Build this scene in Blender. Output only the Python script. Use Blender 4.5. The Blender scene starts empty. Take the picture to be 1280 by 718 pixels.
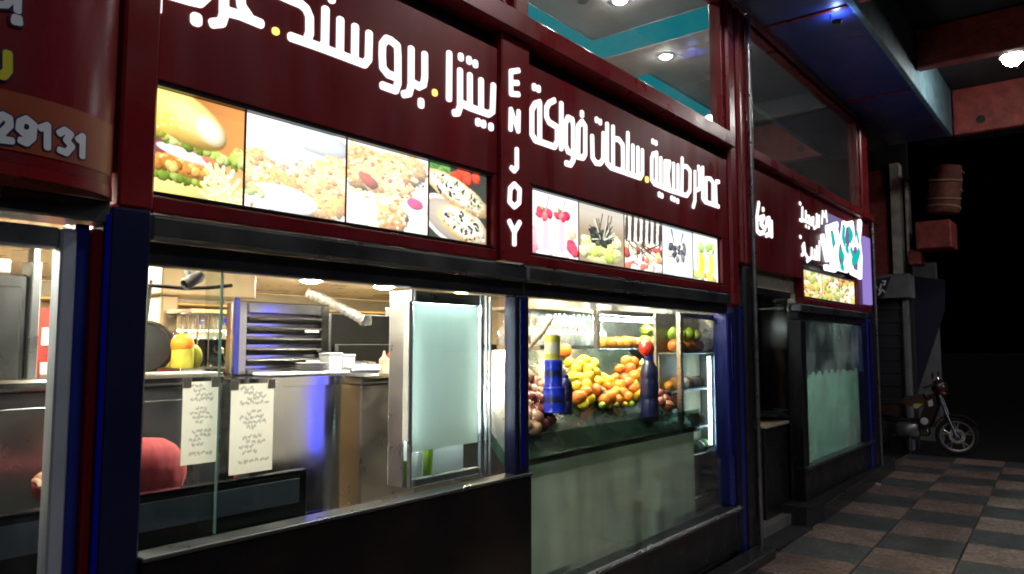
import bpy, bmesh, math, random
import numpy as np
from mathutils import Vector, Matrix
random.seed(7)
RNG = np.random.default_rng(11)
R = math.radians
SC = bpy.context.scene
COL = SC.collection

# ------------------------------------------------------------------ camera
F_PX, YAW, PITCH, EYE, DIST = 920.0, R(38.8), R(4.54), 1.65, 2.3
cam_d = bpy.data.cameras.new('camera')
cam_d.sensor_width = 36.0
cam_d.lens = F_PX / 1280 * 36.0
cam_d.clip_start = 0.05
cam_d.clip_end = 600
cam = bpy.data.objects.new('camera', cam_d)
COL.objects.link(cam)
cam.location = (0, -DIST, EYE)
cam.rotation_euler = (R(90) + PITCH, 0, YAW - R(90))
SC.camera = cam

# ------------------------------------------------------------------ night sky, added front fill for street glow, exposure
world = bpy.data.worlds.new('World')
SC.world = world
world.use_nodes = True
wn = world.node_tree
sky = wn.nodes.new('ShaderNodeTexSky')
sky.sky_type = 'NISHITA'
sky.sun_disc = False
sky.sun_elevation = R(-6.0)
sky.sun_rotation = R(200)
wn.links.new(sky.outputs[0], wn.nodes['Background'].inputs[0])
wn.nodes['Background'].inputs[1].default_value = 0.05
street_fill_d = bpy.data.lights.new('street_fill', 'SUN')  # soft low sun lamp added to stand for street glow
street_fill_d.energy = 0.22
street_fill_d.angle = R(12)
street_fill_d.color = (0.84, 0.90, 1.0)
street_fill = bpy.data.objects.new('street_fill', street_fill_d)
COL.objects.link(street_fill)
street_fill.rotation_euler = (R(70), 0, R(-22))
SC.view_settings.view_transform = 'Standard'
SC.view_settings.look = 'None'
SC.view_settings.exposure = 0.0
SC.view_settings.gamma = 1.0
SC.view_settings.use_curve_mapping = False
SC.render.engine = 'CYCLES'
SC.cycles.use_denoising = True
SC.cycles.filter_width = 1.9
SC.cycles.max_bounces = 10
SC.cycles.transparent_max_bounces = 16
SC.cycles.sample_clamp_indirect = 6.0
SC.cycles.caustics_reflective = False
SC.cycles.caustics_refractive = False

# ------------------------------------------------------------------ survey: sight lines measured from the photograph -> metres
_C = np.array([0, -DIST, EYE])
_F0 = np.array([math.cos(YAW), math.sin(YAW), 0])
_R = np.array([math.sin(YAW), -math.cos(YAW), 0])
_F = _F0 * math.cos(PITCH) + np.array([0, 0, math.sin(PITCH)])
_U = np.cross(_R, _F)
def ray(px, py): return _F + _R * ((px - 640) / F_PX) - _U * ((py - 359) / F_PX)
def at(px, py, Y=0.0):
    d = ray(px, py); return Vector(_C + d * ((Y + DIST) / d[1]))
def atX(px, py, X):
    d = ray(px, py); return Vector(_C + d * (X / d[0]))
def atZ(px, py, Z):
    d = ray(px, py); return Vector(_C + d * ((Z - EYE) / d[2]))

# ------------------------------------------------------------------ materials
def mat(name, col=(.5,.5,.5), rough=.5, metal=0., spec=.5, noise=0., nscale=8., bump=0., bscale=40., rvar=0., coat=0., stretch=None, trans=0.):
    m = bpy.data.materials.new(name); m.use_nodes = True
    nt = m.node_tree; b = nt.nodes['Principled BSDF']
    b.inputs['Base Color'].default_value = (*col, 1)
    b.inputs['Roughness'].default_value = rough
    b.inputs['Metallic'].default_value = metal
    b.inputs['Specular IOR Level'].default_value = spec
    b.inputs['Coat Weight'].default_value = coat
    b.inputs['Transmission Weight'].default_value = trans
    if noise or bump or rvar:
        tc = nt.nodes.new('ShaderNodeTexCoord'); mp = nt.nodes.new('ShaderNodeMapping')
        nt.links.new(tc.outputs['Object'], mp.inputs[0])
        if stretch: mp.inputs['Scale'].default_value = stretch
    if noise:
        n = nt.nodes.new('ShaderNodeTexNoise'); n.inputs['Scale'].default_value = nscale; n.inputs['Detail'].default_value = 6
        nt.links.new(mp.outputs[0], n.inputs['Vector'])
        r = nt.nodes.new('ShaderNodeMapRange'); r.inputs[1].default_value = .3; r.inputs[2].default_value = .7
        r.inputs[3].default_value = 1 - noise; r.inputs[4].default_value = 1 + noise
        nt.links.new(n.outputs[0], r.inputs[0])
        mx = nt.nodes.new('ShaderNodeMix'); mx.data_type = 'RGBA'; mx.blend_type = 'MULTIPLY'; mx.inputs[0].default_value = 1
        mx.inputs[6].default_value = (*col, 1)
        nt.links.new(r.outputs[0], mx.inputs[7]); nt.links.new(mx.outputs[2], b.inputs['Base Color'])
    if rvar:
        n2 = nt.nodes.new('ShaderNodeTexNoise'); n2.inputs['Scale'].default_value = nscale * 1.7; n2.inputs['Detail'].default_value = 5
        nt.links.new(mp.outputs[0], n2.inputs['Vector'])
        r2 = nt.nodes.new('ShaderNodeMapRange'); r2.inputs[1].default_value = .3; r2.inputs[2].default_value = .7
        r2.inputs[3].default_value = max(.02, rough - rvar); r2.inputs[4].default_value = min(1, rough + rvar)
        nt.links.new(n2.outputs[0], r2.inputs[0]); nt.links.new(r2.outputs[0], b.inputs['Roughness'])
    if bump:
        n3 = nt.nodes.new('ShaderNodeTexNoise'); n3.inputs['Scale'].default_value = bscale; n3.inputs['Detail'].default_value = 4
        nt.links.new(mp.outputs[0], n3.inputs['Vector'])
        bp = nt.nodes.new('ShaderNodeBump'); bp.inputs['Strength'].default_value = bump; bp.inputs['Distance'].default_value = .01
        nt.links.new(n3.outputs[0], bp.inputs['Height']); nt.links.new(bp.outputs[0], b.inputs['Normal'])
    return m

def emit(name, col, s):
    m = bpy.data.materials.new(name); m.use_nodes = True; nt = m.node_tree
    nt.nodes.remove(nt.nodes['Principled BSDF'])
    e = nt.nodes.new('ShaderNodeEmission'); e.inputs[0].default_value = (*col, 1); e.inputs[1].default_value = s
    nt.links.new(e.outputs[0], nt.nodes['Material Output'].inputs[0]); return m

def thin_fresnel(nt, ior):
    """the same reflectance on both faces of a thin sheet"""
    fr = nt.nodes.new('ShaderNodeFresnel'); ge = nt.nodes.new('ShaderNodeNewGeometry'); mr = nt.nodes.new('ShaderNodeMapRange')
    mr.inputs[3].default_value = ior; mr.inputs[4].default_value = 1/ior
    nt.links.new(ge.outputs['Backfacing'], mr.inputs[0]); nt.links.new(mr.outputs[0], fr.inputs[0])
    return fr

def glass(name, tint=(.93,.96,.95), ior=1.45, rough=.0, gain=1.0, smudge=0.0):
    m = bpy.data.materials.new(name); m.use_nodes = True; nt = m.node_tree
    nt.nodes.remove(nt.nodes['Principled BSDF'])
    t = nt.nodes.new('ShaderNodeBsdfTransparent'); t.inputs[0].default_value = (*tint, 1)
    g = nt.nodes.new('ShaderNodeBsdfGlossy'); g.inputs['Roughness'].default_value = rough
    fr = thin_fresnel(nt, ior)
    ml = nt.nodes.new('ShaderNodeMath'); ml.operation = 'MULTIPLY'; ml.inputs[1].default_value = gain; ml.use_clamp = True
    mx = nt.nodes.new('ShaderNodeMixShader')
    nt.links.new(fr.outputs[0], ml.inputs[0]); nt.links.new(ml.outputs[0], mx.inputs[0])
    nt.links.new(t.outputs[0], mx.inputs[1]); nt.links.new(g.outputs[0], mx.inputs[2])
    out = mx
    if smudge:
        d = nt.nodes.new('ShaderNodeBsdfDiffuse'); d.inputs[0].default_value = (.7,.72,.72,1)
        n = nt.nodes.new('ShaderNodeTexNoise'); n.inputs['Scale'].default_value = 2.5; n.inputs['Detail'].default_value = 8
        tc = nt.nodes.new('ShaderNodeTexCoord'); nt.links.new(tc.outputs['Object'], n.inputs['Vector'])
        r = nt.nodes.new('ShaderNodeMapRange'); r.inputs[1].default_value = .45; r.inputs[2].default_value = .75
        r.inputs[3].default_value = 0; r.inputs[4].default_value = smudge
        nt.links.new(n.outputs[0], r.inputs[0])
        m2 = nt.nodes.new('ShaderNodeMixShader'); nt.links.new(r.outputs[0], m2.inputs[0])
        nt.links.new(mx.outputs[0], m2.inputs[1]); nt.links.new(d.outputs[0], m2.inputs[2]); out = m2
    nt.links.new(out.outputs[0], nt.nodes['Material Output'].inputs[0]); return m

def frost(name, col, clear=.2, mottled=.12):
    m = bpy.data.materials.new(name); m.use_nodes = True; nt = m.node_tree
    nt.nodes.remove(nt.nodes['Principled BSDF'])
    tl = nt.nodes.new('ShaderNodeBsdfTranslucent'); df = nt.nodes.new('ShaderNodeBsdfDiffuse')
    n = nt.nodes.new('ShaderNodeTexNoise'); n.inputs['Scale'].default_value = 1.6; n.inputs['Detail'].default_value = 6
    tc = nt.nodes.new('ShaderNodeTexCoord'); mp = nt.nodes.new('ShaderNodeMapping'); mp.inputs['Scale'].default_value = (2.2, 1, .5)
    nt.links.new(tc.outputs['Object'], mp.inputs[0]); nt.links.new(mp.outputs[0], n.inputs['Vector'])
    r = nt.nodes.new('ShaderNodeMapRange'); r.inputs[1].default_value = .3; r.inputs[2].default_value = .7
    r.inputs[3].default_value = 1 - mottled; r.inputs[4].default_value = 1 + mottled
    nt.links.new(n.outputs[0], r.inputs[0])
    cm = nt.nodes.new('ShaderNodeMix'); cm.data_type = 'RGBA'; cm.blend_type = 'MULTIPLY'; cm.inputs[0].default_value = 1
    cm.inputs[6].default_value = (*col, 1); nt.links.new(r.outputs[0], cm.inputs[7])
    nt.links.new(cm.outputs[2], tl.inputs[0]); nt.links.new(cm.outputs[2], df.inputs[0])
    a = nt.nodes.new('ShaderNodeMixShader'); a.inputs[0].default_value = .22
    nt.links.new(tl.outputs[0], a.inputs[1]); nt.links.new(df.outputs[0], a.inputs[2])
    rf = nt.nodes.new('ShaderNodeBsdfRefraction'); rf.inputs['IOR'].default_value = 1.06; rf.inputs['Roughness'].default_value = .55; rf.inputs[0].default_value = (*col, 1)
    b = nt.nodes.new('ShaderNodeMixShader'); b.inputs[0].default_value = clear
    nt.links.new(a.outputs[0], b.inputs[1]); nt.links.new(rf.outputs[0], b.inputs[2])
    g = nt.nodes.new('ShaderNodeBsdfGlossy'); g.inputs['Roughness'].default_value = .12
    fr = thin_fresnel(nt, 1.4)
    c = nt.nodes.new('ShaderNodeMixShader'); nt.links.new(fr.outputs[0], c.inputs[0])
    nt.links.new(b.outputs[0], c.inputs[1]); nt.links.new(g.outputs[0], c.inputs[2])
    nt.links.new(c.outputs[0], nt.nodes['Material Output'].inputs[0]); return m

def print_mat(name, s=0.0):
    """flat print: colour attribute, backlit (emission) or plain paper"""
    m = bpy.data.materials.new(name); m.use_nodes = True; nt = m.node_tree; b = nt.nodes['Principled BSDF']
    a = nt.nodes.new('ShaderNodeAttribute'); a.attribute_name = 'print'
    nt.links.new(a.outputs[0], b.inputs['Base Color']); b.inputs['Roughness'].default_value = .45
    if s:
        nt.links.new(a.outputs[0], b.inputs['Emission Color']); b.inputs['Emission Strength'].default_value = s
    return m

M = dict(
    red=mat('red_enamel', (.165,.008,.014), .36, noise=.3, nscale=1.8, rvar=.14, spec=.35, stretch=(1.6, 1, .35)),
    redtrim=mat('red_trim', (.20,.011,.016), .32, noise=.15, nscale=3, rvar=.1, spec=.4),
    navy=mat('navy_aluminium', (.008,.010,.046), .4, metal=.0, spec=.3, noise=.2, nscale=3, rvar=.08),
    blue=mat('blue_aluminium', (.016,.026,.24), .36, metal=.1, noise=.15, nscale=4, rvar=.1),
    black=mat('black_gloss_panel', (.004,.0035,.005), .14, noise=.4, nscale=3, rvar=.07),
    dark=mat('dark_frame', (.012,.012,.016), .35, noise=.3, nscale=4, rvar=.1),
    silver=mat('silver_aluminium', (.55,.58,.62), .32, metal=.9, noise=.08, nscale=5, rvar=.08),
    stile=mat('pale_blue_aluminium', (.50,.56,.66), .42, metal=.35, noise=.08, nscale=5, rvar=.08),
    trim=mat('steel_trim', (.30,.30,.31), .32, metal=.9, noise=.12, nscale=12, rvar=.08),
    steel=mat('stainless_steel', (.50,.49,.47), .2, metal=1., noise=.1, nscale=3, rvar=.07, bump=.02, bscale=3),
    brushed=mat('brushed_steel', (.46,.45,.43), .32, metal=1., noise=.12, nscale=14, rvar=.1, stretch=(1, 1, 14)),
    darksteel=mat('dark_steel', (.22,.23,.24), .32, metal=.9, noise=.2, nscale=3, rvar=.1),
    warmsteel=mat('warm_brushed_steel', (.46,.40,.34), .33, metal=.95, noise=.12, nscale=4, rvar=.1),
    chrome=mat('chrome', (.75,.75,.77), .08, metal=1.),
    ceil=mat('interior_ceiling', (.72,.63,.50), .3, metal=.25, noise=.05, nscale=2, rvar=.06),
    wallw=mat('warm_interior_wall', (.5,.36,.2), .45, noise=.25, nscale=2.2, rvar=.1),
    tanw=mat('tan_pillar', (.48,.38,.25), .4, noise=.15, nscale=4),
    floor=mat('interior_floor', (.22,.2,.18), .3, noise=.2, nscale=5),
    white=mat('white_plastic', (.78,.79,.8), .4, noise=.05, nscale=9),
    plate=mat('white_ceramic', (.8,.8,.78), .2),
    blackp=mat('black_plastic', (.012,.013,.016), .3, spec=.3, noise=.2, nscale=6),
    matte=mat('matte_black_wall', (.02,.02,.022), .7, noise=.3, nscale=4),
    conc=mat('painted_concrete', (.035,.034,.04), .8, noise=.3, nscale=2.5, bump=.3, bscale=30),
    redconc=mat('red_painted_concrete', (.33,.06,.048), .6, noise=.35, nscale=9, bump=.7, bscale=22),
    bluesof=mat('blue_soffit_panel', (.03,.05,.24), .38, noise=.25, nscale=1.3, rvar=.12),
    tealp=mat('blue_green_fascia', (.16,.30,.36), .6, noise=.3, nscale=6, bump=.4, bscale=20),
    asphalt=mat('asphalt', (.010,.010,.010), .85, noise=.35, nscale=9, bump=.5, bscale=70),
    grout=mat('grout', (.11,.095,.08), .9, noise=.4, nscale=14, bump=.5, bscale=60),
    granite=mat('dark_step_granite', (.03,.03,.032), .35, noise=.5, nscale=30, rvar=.12),
    upceil=mat('upstairs_ceiling', (.42,.40,.38), .7, noise=.12, nscale=1.5),
    upwall=mat('upstairs_wall', (.16,.13,.13), .7, noise=.25, nscale=2),
    skin=mat('skin', (.5,.28,.19), .5, noise=.12, nscale=20),
    shirt=mat('red_knit_shirt', (.34,.04,.055), .85, noise=.2, nscale=9, bump=.9, bscale=5, stretch=(3.5, 1.2, .8)),
    hair=mat('dark_hair', (.012,.009,.008), .5, noise=.3, nscale=40),
    trouser=mat('dark_trousers', (.02,.022,.03), .8, noise=.2, nscale=20),
    orange=mat('orange_peel', (.80,.27,.02), .38, noise=.16, nscale=7, bump=.25, bscale=120),
    orange2=mat('deep_orange_peel', (.78,.19,.02), .38, noise=.18, nscale=7, bump=.25, bscale=120),
    lemon=mat('lemon_peel', (.85,.62,.03), .38, noise=.14, nscale=7, bump=.25, bscale=90),
    mango=mat('mango_skin', (.82,.42,.05), .35, noise=.3, nscale=6),
    apple=mat('red_apple_skin', (.55,.035,.02), .22, noise=.4, nscale=6),
    pear=mat('green_pear_skin', (.42,.44,.05), .35, noise=.25, nscale=8),
    lime=mat('green_fruit', (.24,.36,.03), .35, noise=.3, nscale=8),
    pom=mat('dark_red_fruit', (.17,.045,.03), .35, noise=.4, nscale=7),
    onion=mat('brown_onion_skin', (.30,.17,.10), .4, noise=.35, nscale=9),
    stem=mat('stem_brown', (.09,.06,.03), .8),
    wood=mat('bare_branch', (.30,.23,.16), .75, noise=.35, nscale=14, bump=.5, bscale=40),
    bluepl=mat('blue_bottle_plastic', (.012,.03,.42), .2, noise=.15, nscale=6, coat=.3),
    bluedk=mat('dark_blue_bottle_plastic', (.006,.009,.05), .3, noise=.2, nscale=6, coat=.05),
    can=mat('yellow_green_tin', (.52,.48,.06), .35, noise=.25, nscale=9),
    label=mat('pale_label', (.55,.52,.4), .5, noise=.2, nscale=12),
    pane_haze=glass('hazy_pane', (.80,.90,.88), 1.45, .02, 1.0, .35),
    sheen_grey=mat('grey_blue_sheen', (.13,.155,.18), .4, noise=.1, nscale=4),
    greenglass=glass('dark_green_glass', (.46,.56,.50), 1.4, .05, .8, .05),
    greenband=mat('dark_green_panel', (.014,.028,.022), .25, noise=.3, nscale=4, rvar=.1),
    glassware=glass('drinking_glass', (.92,.94,.94), 1.5, .04, 3.0, .5),
    pane=glass('window_pane', (.90,.94,.93), 1.45, .0, 1.0, .012),
    pane_dark=glass('tinted_pane', (.66,.72,.74), 1.5, .0, 1.6, .015),
    pane_edge=mat('green_glass_edge', (.25,.45,.40), .15),
    film=frost('frosted_film', (.52,.60,.57), .3, .25),
    filmg=frost('green_frosted_film', (.60,.70,.64), .15, .22),
    duct=mat('white_foil_duct', (.65,.65,.63), .35, metal=.3, noise=.2, nscale=9),
    rope=mat('wire', (.5,.4,.3), .5),
    barrel=mat('rusty_red_wrap', (.20,.06,.045), .75, noise=.4, nscale=8, bump=.5, bscale=25),
    whitewall=mat('grimy_white_paint', (.70,.70,.66), .8, noise=.35, nscale=4, bump=.3, bscale=30),
    greywall=mat('grey_painted_wall', (.20,.20,.215), .8, noise=.3, nscale=3, bump=.3, bscale=30),
    darkwall=mat('charcoal_shutter', (.02,.022,.03), .6, noise=.3, nscale=3),
    tyre=mat('tyre_rubber', (.014,.014,.015), .8, noise=.2, nscale=30),
    alloy=mat('alloy_wheel', (.42,.43,.46), .35, metal=.8, noise=.15, nscale=12),
    bikered=mat('maroon_bike_paint', (.05,.022,.022), .25, coat=.5),
    bikeblack=mat('black_bike_plastic', (.015,.015,.018), .35),
    seatm=mat('seat_vinyl', (.02,.018,.018), .55),
    redp=mat('red_notice_board', (.30,.03,.03), .6, noise=.2, nscale=5),
    yellowp=mat('yellow_card', (.75,.58,.08), .6),
    bread=mat('fried_brown', (.40,.17,.05), .6, noise=.4, nscale=14),
    greens=mat('salad_green', (.10,.2,.03), .6, noise=.4, nscale=20),
)
for _k in ('orange', 'orange2', 'lemon', 'mango', 'pear', 'lime', 'pom', 'onion'):
    _nt = M[_k].node_tree; _b = _nt.nodes['Principled BSDF']; _src = _b.inputs['Base Color'].links[0].from_socket
    _oi = _nt.nodes.new('ShaderNodeObjectInfo'); _hs = _nt.nodes.new('ShaderNodeHueSaturation')
    for _o, (_a, _z) in ((0, (.482, .515)), (2, (.72, 1.2))):
        _mr = _nt.nodes.new('ShaderNodeMapRange'); _mr.inputs[3].default_value = _a; _mr.inputs[4].default_value = _z
        _nt.links.new(_oi.outputs['Random'], _mr.inputs[0]); _nt.links.new(_mr.outputs[0], _hs.inputs[_o])
    _nt.links.new(_src, _hs.inputs['Color']); _nt.links.new(_hs.outputs[0], _b.inputs['Base Color'])
E_TEXT = emit('lit_white_letters', (1, .985, .98), 1.5)
E_YEL = emit('lit_yellow_dots', (1, .72, .18), 1.6)
E_BLUEIN = emit('strong_blue_led', (.01, .03, 1), 9.0)
E_STRIP = emit('warm_wall_strip', (1, .66, .28), 22.0)
E_UPL = emit('blue_white_uplight', (.30, .45, 1), 260.)
E_CYAN = emit('cyan_led', (.03, .52, .60), .5)
E_LOGO = emit('lit_logo_white', (.93, .97, 1), 2.0)
E_LOGOC = emit('lit_logo_turquoise', (.01, .50, .42), 1.1)
E_HALO = emit('violet_logo_halo', (.50, .42, .85), .38)
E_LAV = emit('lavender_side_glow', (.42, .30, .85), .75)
E_BLUE = emit('blue_led', (.006, .012, .6), .08)
E_WARM = emit('warm_downlight', (1, .76, .45), 700.)
E_COOL = emit('cool_downlight', (1, .89, .72), 700.)
E_UP = emit('upstairs_spot', (1, .93, .84), 480.)
E_TUBE = emit('fridge_tube', (.72, .95, 1), 30.)
E_CASE = emit('case_tube', (.88, 1, .97), 330.)
E_LAMP = emit('arcade_lamp_lens', (1, .97, .92), 190.)

# ------------------------------------------------------------------ mesh builder
def tag(o, label=None, cat=None, group=None, kind=None):
    if label: o['label'] = label
    if cat: o['category'] = cat
    if group: o['group'] = group
    if kind: o['kind'] = kind
    return o
def thing(name, loc, label, cat, group=None):
    o = bpy.data.objects.new(name, None); COL.objects.link(o); o.location = loc; o.empty_display_size = .1
    return tag(o, label, cat, group)
def origin(o):
    p = Vector((0, 0, 0))
    while o is not None:
        p += Vector(o.location); o = o.parent
    return p

class MB:
    def __init__(s): s.bm = bmesh.new()
    def _add(s, t, mtx=None):
        if mtx is not None: bmesh.ops.transform(t, matrix=mtx, verts=t.verts)
        me = bpy.data.meshes.new('t'); t.to_mesh(me); t.free(); s.bm.from_mesh(me); bpy.data.meshes.remove(me); return s
    def box(s, x0, x1, y0, y1, z0, z1, bev=.004, mtx=None):
        t = bmesh.new(); bmesh.ops.create_cube(t, size=1)
        bmesh.ops.transform(t, matrix=Matrix.Translation(((x0+x1)/2, (y0+y1)/2, (z0+z1)/2)) @ Matrix.Diagonal((abs(x1-x0), abs(y1-y0), abs(z1-z0), 1)), verts=t.verts)
        b = min(bev, abs(x1-x0)*.3, abs(y1-y0)*.3, abs(z1-z0)*.3)
        if b > 0.0004: bmesh.ops.bevel(t, geom=t.edges[:], offset=b, segments=1, affect='EDGES')
        return s._add(t, mtx)
    def tube(s, pts, r, n=10, r2=None):
        pts = [Vector(p) for p in pts]; rings = []; t = bmesh.new()
        for i, p in enumerate(pts):
            d = (pts[min(i+1, len(pts)-1)] - pts[max(i-1, 0)]).normalized()
            a = d.orthogonal().normalized() if i == 0 else (rings_a - d * rings_a.dot(d)).normalized()
            rings_a = a; b = d.cross(a)
            rr = (r if r2 is None else r + (r2 - r) * i / (len(pts) - 1)) if not isinstance(r, (list, tuple)) else r[i]
            rings.append([t.verts.new(p + (a*math.cos(2*math.pi*k/n) + b*math.sin(2*math.pi*k/n)) * rr) for k in range(n)])
        for i in range(len(rings)-1):
            for k in range(n): t.faces.new((rings[i][k], rings[i][(k+1) % n], rings[i+1][(k+1) % n], rings[i+1][k]))
        t.faces.new(rings[0][::-1]); t.faces.new(rings[-1])
        return s._add(t)
    def lathe(s, prof, n=16, mtx=None):
        """prof: list of (radius, z)"""
        t = bmesh.new(); rings = []
        for r, z in prof:
            rings.append([t.verts.new((r*math.cos(2*math.pi*k/n), r*math.sin(2*math.pi*k/n), z)) for k in range(n)] if r > 1e-5 else [t.verts.new((0, 0, z))])
        for A, B in zip(rings, rings[1:]):
            for k in range(n):
                if len(A) == 1 and len(B) > 1: t.faces.new((A[0], B[(k+1) % n], B[k]))
                elif len(B) == 1 and len(A) > 1: t.faces.new((A[k], A[(k+1) % n], B[0]))
                elif len(A) > 1: t.faces.new((A[k], A[(k+1) % n], B[(k+1) % n], B[k]))
        bmesh.ops.recalc_face_normals(t, faces=t.faces)
        return s._add(t, mtx)
    def prism(s, poly, d0, d1, axis='y'):
        """extrude a 2D polygon: axis y -> (x,z), axis x -> (y,z), axis z -> (x,y)"""
        t = bmesh.new()
        def P(a, b, d): return {'y': (a, d, b), 'x': (d, a, b), 'z': (a, b, d)}[axis]
        A = [t.verts.new(P(a, b, d0)) for a, b in poly]; B = [t.verts.new(P(a, b, d1)) for a, b in poly]
        t.faces.new(A[::-1]); t.faces.new(B)
        for i in range(len(poly)):
            j = (i+1) % len(poly); t.faces.new((A[i], A[j], B[j], B[i]))
        bmesh.ops.recalc_face_normals(t, faces=t.faces)
        return s._add(t)
    def raw(s, verts, faces):
        vs = [s.bm.verts.new(v) for v in verts]
        for f in faces:
            try: s.bm.faces.new([vs[i] for i in f])
            except ValueError: pass
        return s
    def build(s, name, m, parent=None, loc=None, smooth=None):
        """vertices are in world metres; the object's origin goes to loc (or the middle of the mesh)"""
        vs = [v.co for v in s.bm.verts]
        if loc is None:
            lo = Vector((min(v.x for v in vs), min(v.y for v in vs), min(v.z for v in vs)))
            hi = Vector((max(v.x for v in vs), max(v.y for v in vs), max(v.z for v in vs)))
            loc = (lo + hi) / 2; loc.z = lo.z
        loc = Vector(loc)
        bmesh.ops.translate(s.bm, vec=-loc, verts=s.bm.verts)
        me = bpy.data.meshes.new(name); s.bm.to_mesh(me); s.bm.free()
        if smooth is not None:
            me.polygons.foreach_set('use_smooth', [True] * len(me.polygons))
            me.set_sharp_from_angle(angle=R(smooth))
        o = bpy.data.objects.new(name, me); COL.objects.link(o)
        me.materials.append(m)
        if parent is not None: o.parent = parent; o.location = loc - origin(parent)
        else: o.location = loc
        return o

def box(name, m, parent, x0, x1, y0, y1, z0, z1, bev=.004): return MB().box(x0, x1, y0, y1, z0, z1, bev).build(name, m, parent)
def pbox(name, m, parent, px0, py0, px1, py1, Y0, Y1, bev=.004):
    """box whose front face (plane y=Y0) spans these two sighted corners"""
    a, b = at(px0, py0, Y0), at(px1, py1, Y0)
    return box(name, m, parent, min(a.x, b.x), max(a.x, b.x), Y0, Y1, min(a.z, b.z), max(a.z, b.z), bev)
def struct(o): return tag(o, kind='structure')

# ------------------------------------------------------------------ lettering: strokes -> outline -> solid letters
def stroke_field(paths, hw, res, corner=.45):
    segs = []
    for p in paths:
        w = hw
        if isinstance(p[0], (int, float)): w, p = p[0], p[1:]
        if len(p) == 1: p = [p[0], (p[0][0] + 1e-4, p[0][1])]
        for a, b in zip(p, p[1:]): segs.append((a[0], a[1], b[0], b[1], w))
    S = np.array(segs); pad = S[:, 4].max() * 1.8
    x0, x1 = S[:, [0, 2]].min() - pad, S[:, [0, 2]].max() + pad
    z0, z1 = S[:, [1, 3]].min() - pad, S[:, [1, 3]].max() + pad
    nx, nz = int((x1-x0)/res)+2, int((z1-z0)/res)+2
    xs = x0 + np.arange(nx)*res; zs = z0 + np.arange(nz)*res
    D = np.full((nz, nx), 1.0)
    for ax, az, bx, bz, w in segs:
        i0, i1 = np.searchsorted(xs, [min(ax, bx)-pad, max(ax, bx)+pad]); k0, k1 = np.searchsorted(zs, [min(az, bz)-pad, max(az, bz)+pad])
        X, Z = np.meshgrid(xs[i0:i1], zs[k0:k1])
        L = math.hypot(bx-ax, bz-az); ux, uz = ((bx-ax)/L, (bz-az)/L) if L > 1e-6 else (1, 0)
        cx, cz = (ax+bx)/2, (az+bz)/2
        u = np.abs((X-cx)*ux + (Z-cz)*uz); v = np.abs(-(X-cx)*uz + (Z-cz)*ux)
        rc = w*corner*1.6 if corner > .3 else w*corner
        rc = min(rc, w*.98)
        qu = u - (L/2 + w*.8 - rc); qv = v - (w - rc)
        d = np.hypot(np.maximum(qu, 0), np.maximum(qv, 0)) + np.minimum(np.maximum(qu, qv), 0) - rc
        D[k0:k1, i0:i1] = np.minimum(D[k0:k1, i0:i1], d)
    return xs, zs, D

def letter_mesh(mb, paths, hw, y_front, y_back, res=.005, surf=None):
    xs, zs, D = stroke_field(paths, hw, res)
    ins = D < 0
    full = ins[:-1, :-1] & ins[1:, :-1] & ins[:-1, 1:] & ins[1:, 1:]
    anyi = ins[:-1, :-1] | ins[1:, :-1] | ins[:-1, 1:] | ins[1:, 1:]
    V, Fc, cache = [], [], {}
    def vert(x, z, y):
        k = (round(x, 5), round(z, 5), y)
        if k not in cache:
            cache[k] = len(V); V.append((x, y, z) if surf is None else (x, surf(x) + y, z))
        return cache[k]
    def cross(a, b):
        (i, k), (i2, k2) = a, b; t = D[k, i] / (D[k, i] - D[k2, i2])
        return (xs[i] + (xs[i2]-xs[i])*t, zs[k] + (zs[k2]-zs[k])*t)
    nz, nx = full.shape
    for k in range(nz):
        i = 0
        while i < nx:
            if full[k, i]:
                j = i
                while j + 1 < nx and full[k, j+1] and (surf is None or j - i < 3): j += 1
                Fc.append([vert(xs[i], zs[k], y_front), vert(xs[j+1], zs[k], y_front), vert(xs[j+1], zs[k+1], y_front), vert(xs[i], zs[k+1], y_front)])
                i = j + 1; continue
            if anyi[k, i]:
                cs = [(i, k), (i+1, k), (i+1, k+1), (i, k+1)]; poly = []; cr = []
                for q in range(4):
                    a, b = cs[q], cs[(q+1) % 4]; ia, ib = ins[a[1], a[0]], ins[b[1], b[0]]
                    if ia: poly.append((xs[a[0]], zs[a[1]]))
                    if ia != ib: c = cross(a, b); poly.append(c); cr.append(c)
                if len(poly) >= 3:
                    ids = []
                    for c in poly:
                        v = vert(c[0], c[1], y_front)
                        if v not in ids: ids.append(v)
                    if len(ids) >= 3: Fc.append(ids)
                if len(cr) == 2 and y_back != y_front:
                    a, b = cr
                    Fc.append([vert(*a, y_front), vert(*b, y_front), vert(*b, y_back), vert(*a, y_back)])
            i += 1
    return mb.raw(V, [f for f in Fc if len(set(f)) == len(f)])

def zoomed(ox, oy, s, Y):
    """letters were measured on enlargements: offset, scale -> facade plane at depth Y"""
    def conv(paths):
        out = []
        for p in paths:
            w = [p[0]] if isinstance(p[0], (int, float)) else []
            out.append(w + [(q.x, q.z) for q in (at(ox + u/s, oy + v/s, Y) for u, v in (p[1:] if w else p))])
        return out
    return conv

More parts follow.
